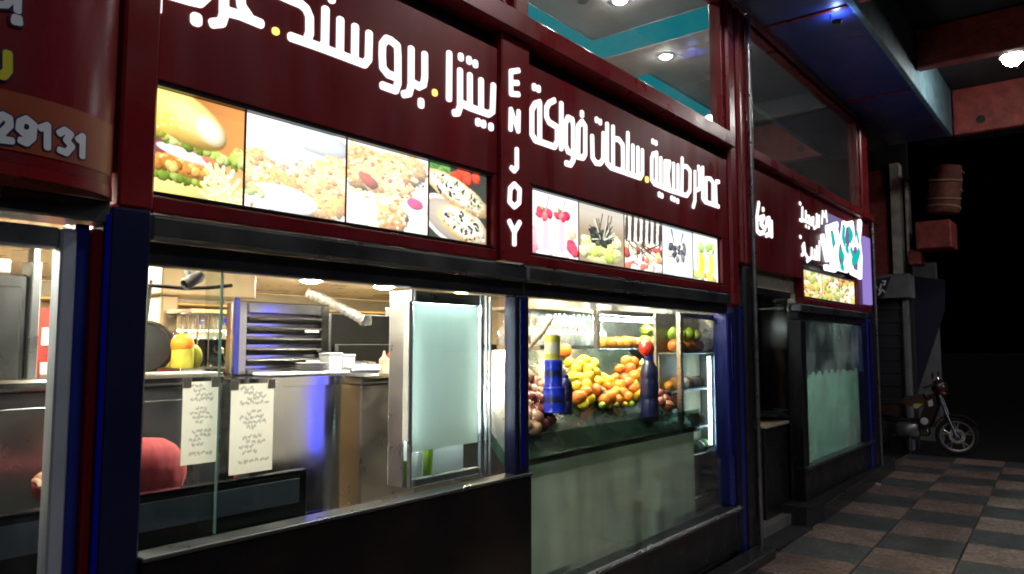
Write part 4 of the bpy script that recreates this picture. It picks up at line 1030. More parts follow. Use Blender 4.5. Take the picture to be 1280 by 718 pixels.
zz = at(228, 458, 1.25).z - .005
box('top', M['steel'], t, 1.9, 2.5, 1.36, 1.9, zz-.06, zz-.03, .005)
box('top', M['steel'], t, 1.75, 2.5, 1.12, 1.36, zz-.03, zz-.002, .005)
for x in (1.8, 2.46): box('leg', M['steel'], t, x-.015, x+.015, 1.15, 1.18, .1, zz-.032, .003)
pbox('dark_screen', M['black'], None, 243, 424, 289, 458, 1.7, 1.76); tag(bpy.data.objects['dark_screen'], 'dark screen below the hanging glasses at the back', 'screen')

GP = [(0, 0), (.032, 0), (.033, .004), (.006, .010), (.004, .03), (.004, .075), (.012, .088), (.030, .11), (.036, .14), (.034, .175), (.030, .195), (.0285, .195), (.0325, .175), (.0345, .14), (.0285, .112), (.010, .091), (0, .089)]
gm = MB().lathe([(r, -z) for r, z in GP], 14).build('t', M['glassware'], None, loc=(0, 0, 0), smooth=60); gmesh = gm.data; bpy.data.objects.remove(gm)
def rack(x0, x1, nx, ys, z, label, gl, group, sc=1.0):
    t = thing('glass_rack', ((x0+x1)/2, ys[0], z), label, 'rack')
    box('board', M['tanw'], t, x0-.05, x1+.05, ys[0]-.08, ys[-1]+.08, z+.006, z+.03, .004)
    for y in ys:
        for s in (-.014, .014): MB().tube([(x0-.04, y+s, z-.003), (x1+.04, y+s, z-.003)], .003, 6).build('rail', M['chrome'], t)
    for y in ys:
        for k in range(nx):
            o = bpy.data.objects.new('wine_glass', gmesh); COL.objects.link(o)
            o.location = (x0+(x1-x0)*k/(nx-1)+random.uniform(-.006, .006), y+random.uniform(-.004, .004), z-.0005)
            o.rotation_euler = (random.uniform(-.03, .03), random.uniform(-.03, .03), random.random()*6); o.scale = (sc, sc, sc)
            tag(o, gl, 'wine glass', group)
a, b = at(236, 400, 2.0), at(274, 400, 2.0)
rack(a.x, b.x, 7, (1.95, 2.05, 2.15), at(250, 394, 2.0).z, 'wooden rack of upside down glasses behind the left cabinet', 'upside down wine glass hanging right of the tan pillar', 'glasses hanging by the pillar', 1.2)
a, b = at(654, 400, 1.1), at(742, 400, 1.1)
rack(a.x, b.x, 15, (1.02, 1.11, 1.20, 1.29), at(700, 391, 1.1).z, 'wooden rack of many upside down glasses in the juice window', 'upside down wine glass hanging in the juice window', 'glasses hanging over the fruit', 1.35)

# pan on the far left, foil duct, boards
p = at(181, 436, 1.6); t = thing('hanging_pan', p, 'dark round pan with pale rim hanging left of the tan pillar', 'pan')
mm = Matrix.Translation(p) @ Matrix.Rotation(R(80), 4, 'X') @ Matrix.Rotation(R(-20), 4, 'Y')
MB().lathe([(0, .03), (.12, .03), (.14, 0)], 24, mm).build('bowl', M['blackp'], t, smooth=40)
MB().lathe([(.138, -.006), (.150, -.006), (.150, .008), (.138, .008), (.138, -.006)], 24, mm).build('rim', M['chrome'], t, smooth=40)
MB().tube([p+Vector((0, 0, .14)), p+Vector((.02, 0, .36))], .01, 8).build('handle', M['blackp'], t)
t = thing('foil_duct', at(430, 390, 1.4), 'pale flexible foil duct hanging between oven and cooler', 'duct')
pts = [at(383, 366, 1.5), at(400, 372, 1.45), at(420, 382, 1.4), at(438, 391, 1.36), at(455, 401, 1.33)]
fine = []
for i in range(len(pts)-1):
    for k in range(6): fine.append(pts[i].lerp(pts[i+1], k/6))
MB().tube(fine, [.028+.004*(i % 2) for i in range(len(fine))], 12).build('hose', M['duct'], t)
MB().lathe([(0, -.03), (.036, -.03), (.04, 0), (.036, .04), (0, .04)], 14, Matrix.Translation(at(457, 401, 1.32))).build('end_cap', M['glassware'], t, smooth=40)
t = thing('chalkboard', at(455, 430, 2.4), 'dark board wall behind the white tubs', 'board')
pbox('panel', M['matte'], t, 414, 392, 489, 468, 2.4, 2.44); pbox('frame', M['greywall'], t, 489.5, 385, 497, 468, 2.38, 2.46)
t = thing('snack_shelf', at(505, 430, 2.6), 'shelf of brown fried snacks left of the cooler', 'shelf')
a, b = at(498, 470, 2.6), at(530, 395, 2.6)
box('back', M['warmsteel'], t, a.x, b.x, 2.9, 2.94, .1, b.z, .004)
for z in (a.z-.02, (a.z+b.z)/2-.02): box('shelf_board', M['steel'], t, a.x, b.x, 2.55, 2.89, z-.02, z, .003)
for k in range(5):
    for z in (a.z-.02, (a.z+b.z)/2-.02): sphere_fruit('fried_snack', Vector((a.x+.06+.09*k, 2.64, z+.058)), .06, M['bread'], t, sz=.9)
t = thing('warm_wall_shelf', (4.4, 4.3, 1.6), 'lit yellowish shelf board high on the back wall', 'shelf')
box('board', M['tanw'], t, 1.7, 6.0, 4.2, 4.55, 1.80, 1.84, .004); box('board', M['tanw'], t, 1.7, 6.0, 4.3, 4.55, 2.02, 2.06, .004)

E_SIDE = emit('added_cooler_tube', (.93, 1, .97), 60.)
# glowing glass cooler right of the first window
CX0, CX1, CZ0, CZ1, CY0, CY1 = at(514, 480, .07).x, at(604, 480, .07).x, 1.035, 1.895, .07, .20
t = thing('glass_cooler', ((CX0+CX1)/2, .3, CZ0), 'white glowing glass cooler cabinet at the right of the first window', 'cooler')
for x in (CX0, CX1-.012): box('upright', M['silver'], t, x, x+.012, CY0, CY0+.025, CZ0, CZ1, .004)
box('cross_rail', M['silver'], t, CX0+.023, CX1-.023, CY0, CY0+.025, CZ0, CZ0+.035, .004); box('cross_rail', M['silver'], t, CX0+.023, CX1-.023, CY0, CY0+.025, CZ1-.055, CZ1, .004)
box('side_panel', M['silver'], t, CX0-.012, CX0-.001, CY0+.042, CY1, CZ0, CZ1-.05, 0)
box('back_panel', M['white'], t, CX0, CX1, CY1, CY1+.015, CZ0, CZ1, 0); box('side_panel', M['white'], t, CX0-.012, CX0-.001, CY0+.005, CY0+.04, CZ0+.2, CZ1-.05, 0)
box('blue_tube', E_BLUEIN, t, 2.61, 2.665, CY1+.0155, CY1+.03, CZ0+.02, CZ1-.02, .002)
box('top_panel', M['silver'], t, CX0, CX1, CY0+.026, CY1-.001, CZ1-.012, CZ1, 0); box('floor_panel', M['steel'], t, CX0, CX1, CY0+.026, CY1-.001, CZ0, CZ0+.012, 0)
MB().tube([(CX0+.03, CY0+.05, CZ1-.075), (CX1-.03, CY0+.05, CZ1-.075)], .009, 10).build('tube_light', E_CASE, t)
box('pane', M['pane'], t, CX0+.023, CX1-.023, CY0+.006, CY0+.012, CZ0+.036, CZ1-.056, 0)
for x in (CX0+.03, CX1-.03): MB().tube([(x, CY0+.06, CZ0+.2), (x, CY0+.06, CZ1-.12)], .007, 8).build('tube_light', E_SIDE, t)  # hidden side tubes added to brighten the milky sheet
box('milky_sheet', frost('milky_cooler_sheet', (.88,.94,.91), .12, .12), t, CX0+.024, CX1-.024, CY0+.0145, CY0+.016, CZ0+.15, CZ1-.057, 0)
for k in range(3): MB().tube([(CX0+.05+.07*k, CY0+.09, CZ0+.012), (CX0+.06+.07*k, CY0+.09, CZ0+.10+.03*k)], .022, 8).build('bottle', M['lime'] if k != 1 else M['plate'], t)
for x in (CX1+.02, CX1+.05, CX1+.08):
    box('side_rail', M['silver'], t, x, x+.008, CY0+.02, CY0+.035, CZ0-.02, CZ1, .002)

# left: steel fridge, red notice board seen through the sliding door
t = thing('tall_fridge', (.9, 1.1, .1), 'tall dull steel fridge behind the sliding door', 'fridge')
fx = at(33, 430, 1.0).x
box('body', M['darksteel'], t, .2, fx, 1.0, 1.6, .1, 1.93, .012); box('fridge_door', M['darksteel'], t, .23, fx-.03, .975, .998, .16, 1.88, .01)
box('edge_strip', M['silver'], t, fx+.002, fx+.035, .98, 1.1, .1, 1.98, .004); box('top_box', M['white'], t, .25, fx-.05, 1.05, 1.4, 1.932, 1.99, .006)
t = thing('notice_board', at(55, 470, 1.5), 'narrow red board with white and yellow cards behind the sliding door', 'notice board')
a, b = at(47, 385, 1.5), at(75, 600, 1.5)
box('panel', M['redp'], t, a.x, b.x+.3, 1.5, 1.53, b.z-.3, a.z, .003)
for k, (z, m) in enumerate(((.14, 'white'), (.34, 'white'), (.52, 'plate'), (.60, 'yellowp'), (.76, 'white'), (.84, 'yellowp'))):
    zc_ = a.z-(a.z-b.z)*z; box('card', M[m], t, a.x+.02, a.x+.12, 1.494, 1.499, zc_-.06, zc_+.02, 0)
box('steel_jamb', M['brushed'], None, at(38, 400, 1.25).x, at(46.5, 400, 1.25).x, 1.25, 1.32, .1, 2.15, .004); tag(bpy.data.objects['steel_jamb'], 'upright steel jamb left of the red notice board', 'jamb')

# ================================================================== juice window: fruit stand
t = thing('fruit_stand', (4.1, .4, .1), 'dark green sloping fruit stand behind the juice window', 'stand')
def slopeY(z): return .13 + (z-1.14)*.95
MB().prism([(slopeY(1.05)+.05, 1.02), (slopeY(1.05)+.05, 1.05), (slopeY(1.62)+.06, 1.62), (slopeY(1.62)+.09, 1.62), (slopeY(1.05)+.10, 1.02)], 2.98, 5.12, 'x').build('sloping_board', M['greenband'], t)
box('front_skirt', M['greenglass'], t, 2.98, 5.12, .055, .062, 1.022, 1.185, 0); box('tray_floor', M['greenband'], t, 2.98, 5.12, .076, .15, 1.03, 1.06, .003)
for x in (3.05, 5.05):
    for y in (.10, .55): box('leg', M['darksteel'], t, x-.02, x+.02, y-.02, y+.02, .1, 1.02, .003)
def on_slope(u, v, off=0):
    px, py = 640+u/3.59, 360+v/3.59; Y = .3
    for _ in range(15): p = at(px, py, Y); Y = .5*Y+.5*(max(slopeY(p.z)-.01, .095)+off)
    return p
PEAR = [(0, -1), (.5, -.9), (.85, -.55), (.95, -.15), (.8, .25), (.5, .65), (.36, 1.0), (.26, 1.28), (.08, 1.34), (0, 1.3)]
LEM = [(0, -1.25), (.12, -1.18), (.4, -.95), (.78, -.55), (.95, 0), (.78, .55), (.4, .95), (.12, 1.18), (0, 1.25)]
MANGO = [(0, -1.1), (.5, -.95), (.85, -.5), (.95, 0), (.82, .5), (.5, .95), (0, 1.15)]
ONI = [(0, -.85), (.5, -.8), (.9, -.4), (1, 0), (.85, .42), (.5, .7), (.2, .9), (.1, 1.15), (.13, 1.3), (0, 1.3)]
protos = {}
def fruit(kind, prof, m, r):
    key = (kind, m)
    if key not in protos:
        o = sphere_fruit(kind, Vector((0, 0, 0)), 1.0, M[m], prof=prof); me = o.data
        if prof is None:
            me.materials.append(M['stem']); zmax = max(v.co.z for v in me.vertices)
            for p_ in me.polygons:
                if p_.center.z > .88: p_.material_index = 1
        protos[key] = me; bpy.data.objects.remove(o)
    return protos[key]
def pile(pts, kind, prof, ms, r, label, group, tilt=.5):
    for k, (u, v) in enumerate(pts):
        o = bpy.data.objects.new(kind, fruit(kind, prof, ms[k % len(ms)], r)); COL.objects.link(o); o.location = on_slope(u, v, random.uniform(-.02, .02))
        s = r*random.uniform(.82, 1.16); o.scale = (s, s*random.uniform(.93, 1.05), s*random.uniform(.88, 1.06)); o.rotation_euler = (random.uniform(-tilt, tilt), random.uniform(-tilt, tilt), random.random()*6)
        tag(o, label, kind, group)
pile([(258,338),(300,345),(283,372),(342,366),(372,378),(300,412),(340,402),(272,398),(410,405),(386,425),(332,436),(430,420),(292,440),(365,340),(320,330)], 'lemon', LEM, ('lemon',), .044, 'yellow lemon heaped right of the stacked blue tins', 'lemons heaped in the juice window', 1.4)
pile([(300,492),(345,498),(330,470),(395,478),(415,500),(462,468),(497,477),(542,455),(375,462),(320,520),(440,490),(520,490),(475,505),(560,480)], 'orange', None, ('orange', 'lemon', 'orange2', 'orange'), .047, 'orange in the lower row of the fruit display', 'oranges in the lower row')
pile([(485,365),(530,365),(465,408),(507,410),(545,335),(515,330),(550,400),(435,445),(478,440),(520,430),(570,375)], 'orange', None, ('orange', 'orange2'), .047, 'orange in the mound between the blue tins and the dark bottle', 'oranges in the raised mound')
pile([(582,345),(572,425),(596,395),(562,445)], 'pear', PEAR, ('pear', 'lime'), .040, 'green pear leaning on the dark blue bottle', 'green pears by the dark blue bottle', .5)
pile([(680,415),(725,388),(738,350),(690,380),(668,440),(715,420),(745,410)], 'mango', MANGO, ('orange', 'mango', 'orange2'), .047, 'orange mango right of the dark blue bottle', 'mangoes at the right of the stand', .8)
pile([(665,475),(700,465),(735,458),(690,500),(722,500),(668,512),(745,490),(700,530),(738,525)], 'plum', None, ('pom',), .040, 'dark red plum below the mangoes', 'plums at the right of the stand')
pile([(65,395),(108,425),(60,448),(92,462),(130,470),(75,492),(112,502),(60,522),(140,512),(82,542),(120,548),(65,572),(105,582),(148,562),(172,588),(60,612),(100,628),(140,612),(172,545),(135,440)], 'onion', ONI, ('onion', 'pom', 'pom', 'onion'), .046, 'brown red onion in the heap at the left of the juice window', 'onions left of the blue tins', .6)
pile([(405,528),(435,530),(470,527),(505,524),(538,520)], 'lime', LEM, ('lime', 'lemon'), .022, 'tiny lime along the front edge of the fruit display', 'limes along the front edge', 1.5)
def bottle(u0, u1, v0, v1, m, label, Y=.17):
    a, b = at(640+u0/3.59, 360+v1/3.59, Y), at(640+u1/3.59, 360+v0/3.59, Y); x, r, h = (a.x+b.x)/2, (b.x-a.x)/2, b.z-a.z
    t = thing('blue_bottle', (x, Y, a.z), label, 'bottle', 'blue bottles among the fruit')
    mm = Matrix.Translation((x, Y, a.z))
    MB().lathe([(0, 0), (r*.96, 0), (r, .012), (r, h*.30), (r*.93, h*.33), (r*.93, h*.36), (r, h*.39), (r, h*.60), (r*.93, h*.63), (r*.93, h*.66), (r*.98, h*.69), (r*.9, h*.80), (r*.55, h*.90), (r*.42, h*.93), (0, h*.93)], 20, mm).build('body', m, t, smooth=35)
    MB().lathe([(0, h*.93), (r*.44, h*.93), (r*.46, h*.94), (r*.46, h), (0, h)], 16, mm).build('cap', M['bluepl'], t, smooth=35)
    MB().lathe([(r*1.004, h*.42), (r*1.004, h*.58)], 20, mm).build('label_band', M['bluedk'], t, smooth=35)
    return x, Y, b.z, r
ys = (.165,)
zt_ = [at(691, q, .165).z for q in (516, 483, 450)]; cx_ = at(692, 480, .165).x
for k, (r, dx) in enumerate(((.066, .01), (.054, .0))):
    h = zt_[k+1]-zt_[k]-.001; u = thing('blue_tin', (cx_+dx, .165, zt_[k]), ('wide blue tin at the bottom of the stack beside the onions', 'narrower blue tin in the middle of the stack beside the onions')[k], 'tin', 'stacked blue tins')
    mm = Matrix.Translation((cx_+dx, .165, zt_[k]))
    MB().lathe([(0, 0), (r*.95, 0), (r, .006), (r*.97, .012), (r*.97, h*.3), (r*.985, h*.33), (r*.97, h*.36), (r*.97, h*.64), (r*.985, h*.67), (r*.97, h*.7), (r*.97, h-.014), (r, h-.008), (r*.95, h), (r*.9, h-.005), (0, h-.005)], 22, mm).build('body', M['bluepl'], u, smooth=35)
    MB().lathe([(r*.99, h*.4), (r*.99, h*.6)], 22, mm).build('label_band', M['bluedk'], u, smooth=35)
x, y, z, r = cx_, .165, zt_[2], .062
tz = at(690, 419, y).z
t = thing('tin_can', (x, y, z), 'yellow green tin standing on top of the stacked blue tins', 'tin')
MB().lathe([(0, .001), (r*.70, .001), (r*.72, .01), (r*.72, tz-z-.01), (r*.69, tz-z), (r*.66, tz-z-.006), (0, tz-z-.006)], 20, Matrix.Translation((x-.01, y, z))).build('body', M['can'], t, smooth=35)
MB().lathe([(r*.725, (tz-z)*.25), (r*.725, (tz-z)*.7)], 20, Matrix.Translation((x-.01, y, z))).build('label_band', M['label'], t, smooth=35)
bottle(222, 258, 390, 570, M['bluedk'], 'short dark blue bottle just right of the stacked blue tins', .2)
x, y, z, r = bottle(598, 634, 305, 600, M['bluedk'], 'dark blue bottle standing between the oranges and the mangoes', .16)
o = sphere_fruit('red_apple', Vector((x-.03, y, z+.052)), .054, M['apple']); tag(o, 'red apple on top of the dark blue bottle', 'apple')
o = sphere_fruit('peach', on_slope(238, 282, .03), .05, M['orange2']); tag(o, 'peach coloured fruit right of the yellow green tin', 'peach')
t = thing('back_pedestal', (3.9, .4, 1.5), 'small dark stand under the peach behind the blue tins', 'stand')
pp = o.location; box('column', M['matte'], t, pp.x-.03, pp.x+.03, pp.y-.03, pp.y+.03, 1.1, pp.z-.05, .004)
b1, b2 = at(651, 449, .5), at(691, 397, .42)
t = thing('branch', b1, 'bare pale branch leaning in front of the hanging glasses', 'branch')
pts = [b1+Vector((-.15, .05, -.18)), b1, b1.lerp(b2, .3)+Vector((0, 0, .012)), b1.lerp(b2, .65)+Vector((0, 0, -.008)), b2]
MB().tube(pts, [.026, .022, .019, .017, .012], 9).build('limb', M['wood'], t, smooth=60); MB().tube([pts[2], pts[2]+Vector((-.05, -.02, .06))], [.010, .005], 7).build('twig', M['wood'], t)

# stores under the stand, blurred by the frosted film
for k, (x, y, w, d, h, m, lb) in enumerate(((3.25, .16, .28, .26, .42, 'white', 'white bucket shape'), (3.72, .2, .36, .3, .30, 'label', 'pale carton shape'), (4.15, .16, .10, .10, .62, 'bluepl', 'upright blue shape'), (4.42, .2, .12, .12, .55, 'tanw', 'upright tan shape'), (4.72, .22, .26, .3, .48, 'darksteel', 'dark crate shape'))):
    u = thing('storage_box', (x, y+d/2, .1), lb + ' blurred behind the frosted film below the fruit', 'container', 'stores below the fruit stand')
    MB().prism([(x-w*.46, .1), (x+w*.46, .1), (x+w*.5, .1+h), (x-w*.5, .1+h)], y, y+d, 'y').build('body', M[m], u); box('lid', M[m], u, x-w*.53, x+w*.53, y-.01, y+d+.01, .1+h+.001, .13+h, .006)

# fridges
def shelf_fridge(px0, px1, Y, Y1, z0, z1, label, shelves):
    x0, x1 = at(px0, 420, Y).x, at(px1, 420, Y).x
    t = thing('display_fridge', ((x0+x1)/2, Y, z0), label, 'fridge', 'display fridges in the juice window')
    for x in (x0, x1-.04): box('upright', M['brushed'], t, x, x+.04, Y, Y+.04, z0, z1, .005)
    box('cross_rail', M['brushed'], t, x0+.041, x1-.041, Y, Y+.04, z1-.04, z1, .005); box('cross_rail', M['brushed'], t, x0+.041, x1-.041, Y, Y+.04, z0, z0+.10, .005)
    box('back_panel', M['brushed'], t, x0, x1, Y1, Y1+.02, z0, z1, 0)
    for x, q in ((x0-.001, 'pane'), (x1-.009, 'brushed')): box('side_panel', M[q], t, x, x+.01, Y+.041, Y1, z0, z1, 0)
    for z in shelves: box('shelf', M['trim'], t, x0+.012, x1-.012, Y+.05, Y1-.005, z-.012, z, .002)
    box('pane', M['pane'], t, x0+.041, x1-.041, Y+.012, Y+.018, z0+.10, z1-.041, 0)
    return t, x0, x1
sh = [at(790, 436, .9).z, at(790, 470, .9).z, 1.1]
t, x0, x1 = shelf_fridge(747, 836, .75, 1.3, .1, 1.93, 'wide glass door fridge with a shelf of oranges behind the fruit mound', sh)
MB().tube([(x0+.06, .82, 1.86), (x1-.06, .82, 1.86)], .008, 8).build('tube_light', E_CASE, t)
def shelf_fruit(n, x0, x1, y, z, r, kind, prof, ms, label, group):
    for k in range(n):
        o = bpy.data.objects.new(kind, fruit(kind, prof, ms[k % len(ms)], r)); COL.objects.link(o)
        s = r*random.uniform(.92, 1.06); o.scale = (s, s, s); o.location = (x0+(x1-x0)*k/max(1, n-1), y+random.uniform(-.015, .015), z+s*.96); o.rotation_euler = (0, 0, random.random()*6); tag(o, label, kind, group)
xa, xb, xc = at(762, 430, .9).x, at(802, 430, .9).x, at(832, 430, .9).x
shelf_fruit(6, xa, xb, .88, sh[0], .054, 'orange', None, ('orange',), 'orange on the upper shelf of the wide fridge', 'oranges in the wide fridge')
shelf_fruit(5, xa+.03, xb-.03, .98, sh[0], .054, 'orange', None, ('orange', 'lemon'), 'orange on the upper shelf of the wide fridge', 'oranges in the wide fridge')
shelf_fruit(4, xb+.07, xc, .90, sh[0], .062, 'melon', None, ('lime', 'pear'), 'pale green melon on the upper shelf of the wide fridge', 'melons in the wide fridge')
shelf_fruit(3, xb+.10, xc-.04, .92, sh[0]+.115, .058, 'melon', None, ('pear', 'lime'), 'green melon stacked on top in the wide fridge', 'melons in the wide fridge')
shelf_fruit(5, xa, xc, .92, sh[1], .05, 'cabbage', None, ('plate', 'lime', 'label'), 'pale vegetable on the middle shelf of the wide fridge', 'vegetables in the wide fridge')
sh = [at(872, z, .3).z for z in (440, 483, 528, 560)]
t, x0, x1 = shelf_fridge(851, 903, .10, .30, .43, 1.89, 'narrow bright fridge with a white tube light beside the right post', sh)
tx = at(888, 500, .14).x
MB().tube([(tx, .145, at(888, 556, .14).z), (tx, .145, at(888, 446, .14).z)], .012, 10).build('tube_light', E_TUBE, t)
box('inner_panel', M['tanw'], t, x0+.02, x1-.02, .288, .296, .5, sh[0]-.02, 0)
shelf_fruit(6, x0+.09, tx-.05, .20, sh[0], .05, 'orange', None, ('orange2', 'orange'), 'orange on the top shelf of the narrow bright fridge', 'oranges in the narrow fridge')
shelf_fruit(4, x0+.10, tx-.07, .21, sh[0]+.09, .045, 'lime', LEM, ('lime', 'pear'), 'lime lying on the oranges in the narrow bright fridge', 'limes in the narrow fridge')
for k in range(7):
    for q, (z, y) in enumerate(((sh[1], .20), (sh[2], .20))):
        c = Vector((x0+.09+(tx-x0-.16)*k/6, y, z+.048))
        o = MB().lathe([(0, -.006), (.03, -.006), (.046, .004), (.047, .007), (.03, -.002), (0, -.002)], 18, Matrix.Translation(c) @ Matrix.Rotation(R(72), 4, 'Y')).build('dessert_plate', M['plate'] if (k+q) % 3 else M['bread'], None, smooth=50)
        tag(o, 'small plate standing upright on the %s shelf of the narrow fridge' % ('second', 'third')[q], 'plate', 'plates in the narrow fridge')
for k in range(6):
    o = sphere_fruit('lettuce', Vector((x0+.1+(tx-x0-.1)*k/5, .21, sh[3]+.045)), .055, M['greens'] if k % 2 else M['label'], sz=.85); tag(o, 'leafy green on the bottom shelf of the narrow fridge', 'lettuce', 'greens in the narrow fridge')
for zi in (1, 2):
    shelf_fruit(6, x0+.08, tx-.04, .255, sh[zi], .036, 'peach', None, ('orange', 'lemon', 'orange2'), 'small peach behind the plates on the %s shelf of the narrow fridge' % ('', 'second', 'third')[zi], 'peaches in the narrow fridge')
t = thing('back_counter', (4.5, 1.7, .1), 'dark counter under the hanging glasses at the back', 'counter')
box('body', M['matte'], t, 3.6, 5.9, 1.75, 2.3, .1, at(690, 462, 1.75).z, .008); box('splashback', M['matte'], t, 3.6, 5.5, 2.31, 2.36, .1, at(690, 431, 2.3).z, .004)
box('upright_post', M['brushed'], None, at(737, 420, 1.4).x, at(746, 420, 1.4).x, 1.4, 1.46, .1, 2.155, .004); tag(bpy.data.objects['upright_post'], 'brushed steel post right of the hanging glasses', 'post')

# ================================================================== third window: table seen as glow, lamp
t = thing('floor_lamp', (8.9, .9, .1), 'small yellow lamp glowing low behind the green frosted glass', 'lamp')
lpz = at(1062, 552, .35)
MB().lathe([(0, 0), (.07, 0), (.07, .02), (.015, .03), (.015, .34), (0, .34)], 14, Matrix.Translation((lpz.x, .45, .1))).build('stand', M['dark'], t)
E_YL = emit('yellow_lamp_shade', (1, .78, .25), 3.0)
MB().lathe([(.10, 0), (.07, .13), (.0, .14)], 16, Matrix.Translation((lpz.x, .45, .44))).build('shade', E_YL, t, smooth=50)
downlight(8.3, .8, 2.158, .08, emit('green_white_tube', (.86, 1, .92), 1000.), 'round cool downlight behind the green frosted window', GD)
struct(box('dining_wall', M['upwall'], None, 7.31, 10.0, 2.9, 3.0, .1, 2.155, 0))
t = thing('waiting_bench', (6.9, .4, .1), 'dark cupboard with a beige top in the entrance', 'cupboard')
p = atX(945, 528, 6.75); zt = atX(960, 530, 6.8).z
box('body', M['dark'], t, 6.62, 7.22, .12, .75, .015, zt-.03, .006); box('top', M['tanw'], t, 6.60, 7.23, .10, .76, zt-.028, zt, .005)

# ================================================================== kitchen clutter
t = thing('utensil_rail', (2.2, 1.75, 1.95), 'steel rail with ladles and skimmers between pillar and oven', 'rail')
ra, rb = at(226, 392, 1.7), at(292, 392, 1.7)
MB().tube([(ra.x, 1.7, ra.z), (rb.x, 1.7, ra.z)], .006, 8).build('bar', M['chrome'], t)
for k in range(5):
    x = ra.x+.03+(rb.x-ra.x-.06)*k/4; u = thing('ladle', (x, 1.69, ra.z), 'steel ladle number %s from the pillar on the utensil rail' % ('one', 'two', 'three', 'four', 'five')[k], 'ladle', 'ladles on the rail')
    L = .20+.05*(k % 3)
    MB().tube([(x, 1.69, ra.z), (x, 1.685, ra.z-L)], .004, 6).build('handle', M['chrome'], u)
    MB().lathe([(0, -.03), (.02, -.025), (.032, -.008), (.034, 0), (.031, -.004), (0, -.024)], 12, Matrix.Translation((x, 1.685, ra.z-L)) @ Matrix.Rotation(R(60), 4, 'X')).build('bowl', M['steel'], u, smooth=50)
r_ = random.Random(4)
for k in range(16):
    x = 1.85+.25*k+r_.uniform(-.05, .05); h = r_.uniform(.12, .19); rr_ = r_.uniform(.03, .042); mt = M[r_.choice(['can', 'apple', 'lime', 'label', 'bluepl', 'orange2', 'glassware', 'white'])]
    u = thing('sauce_bottle', (x, 4.33, 1.842), 'small sauce bottle on the high back wall shelf', 'bottle', 'sauce bottles on the high shelf')
    MB().lathe([(0, 0), (rr_, 0), (rr_, h*.6), (rr_*.4, h*.8), (rr_*.36, h*.9), (0, h*.9)], 12, Matrix.Translation((x, 4.33, 1.842))).build('body', mt, u, smooth=40)
    MB().lathe([(0, h*.9), (rr_*.42, h*.9), (rr_*.42, h), (0, h)], 10, Matrix.Translation((x, 4.33, 1.842))).build('cap', M['apple'] if k % 2 else M['white'], u)
for k in range(6):
    c0 = at(352+9*k, 467, .86); c0.z = 1.5025+.012*k if k < 3 else 1.5025
    if k < 3: o = MB().lathe([(0, 0), (.05, 0), (.085, .012), (.088, .015), (.05, .005), (0, .004)], 24, Matrix.Translation(Vector((2.32, .88, 1.521+.013*k)))).build('plate', M['plate'], None, smooth=40); tag(o, ('bottom', 'middle', 'top')[k]+' white plate of the small stack before the oven', 'plate', 'plates before the oven')
for k, (px, py, h, m) in enumerate(((480, 470, .14, 'label'), (489, 470, .18, 'apple'))):
    c0 = at(px, py, 1.15); z0_ = 1.527 if px < 280 else 1.477
    u = thing('squeeze_bottle', (c0.x, 1.15, z0_), ('pale jar on the brownish cabinet', 'red bottle on the brownish cabinet by the cooler')[k], 'bottle')
    MB().lathe([(0, 0), (.03, 0), (.032, .01), (.032, h*.62), (.014, h*.76), (.006, h), (0, h)], 14, Matrix.Translation((c0.x, 1.15, z0_))).build('body', M[m], u, smooth=40)
    MB().lathe([(.0325, h*.15), (.0325, h*.5)], 14, Matrix.Translation((c0.x, 1.15, z0_))).build('label_band', M['label'], u, smooth=40)
pts = [at(168, 356, .6), at(200, 358, .6), at(232, 361, .6), at(262, 360, .6), at(290, 357, .6)]
tag(MB().tube(pts, .008, 6).build('cable', M['blackp']), 'black cable sagging below the ceiling near the security camera', 'cable')

# ================================================================== person behind the black counter
def fused(name, shapes, m, parent, loc, vox=.014, smooth=3):
    """chains of round sections fused into one continuous skin"""
    mb = MB()
    for pts, rad in shapes:
        P, Q = [], []
        for i in range(len(pts)-1):
            for k in range(6): f_ = k/6; P.append(Vector(pts[i]).lerp(Vector(pts[i+1]), f_)); Q.append(rad[i]*(1-f_)+rad[i+1]*f_)
        P.append(Vector(pts[-1])); Q.append(rad[-1])
        for p_, q_ in zip(P, Q): mb.lathe([(q_*math.sin(R(a_)), -q_*math.cos(R(a_))) for a_ in range(0, 181, 20)], 14, Matrix.Translation(p_))
    o = mb.build(name, m, None, loc=loc)
    md = o.modifiers.new('r', 'REMESH'); md.mode = 'VOXEL'; md.voxel_size = vox; sm = o.modifiers.new('s', 'SMOOTH'); sm.iterations = smooth; sm.factor = .5
    dg = bpy.context.evaluated_depsgraph_get(); ev = bpy.data.meshes.new_from_object(o.evaluated_get(dg)); bpy.data.objects.remove(o)
    ev.polygons.foreach_set('use_smooth', [True]*len(ev.polygons)); ev.name = name; ev.materials.clear(); ev.materials.append(m)
    n = bpy.data.objects.new(name, ev); COL.objects.link(n); n.parent = parent; n.location = Vector(loc) - origin(parent)
    return n
PL = (1.18, .8, .1)
per = thing('person', PL, 'person in a red knitted shirt leaning over the black counter', 'person')
hL = at(54, 611, .42); sh = at(188, 590, .50)
SR, SL = Vector((sh.x, .50, sh.z)), Vector((1.09, .58, sh.z-.02))
pel = Vector((1.24, 1.02, .95)); ch = Vector((1.24, .66, 1.14)); nk = Vector((1.17, .50, 1.27)); hd = Vector((1.135, .44, 1.375))
elR, haR = Vector((1.43, .66, .98)), Vector((1.38, .80, .84))
elL, haL = Vector((1.0, .52, 1.17)), Vector((hL.x, .42, 1.212))
legs = [[pel+Vector((s*.10, .02, -.03)), Vector((pel.x+s*.11, .94, .52)), Vector((pel.x+s*.11, 1.02, .16))] for s in (-1, 1)]
feet = [[Vector((pel.x+s*.11, 1.02, .15)), Vector((pel.x+s*.11, .86, .135))] for s in (-1, 1)]
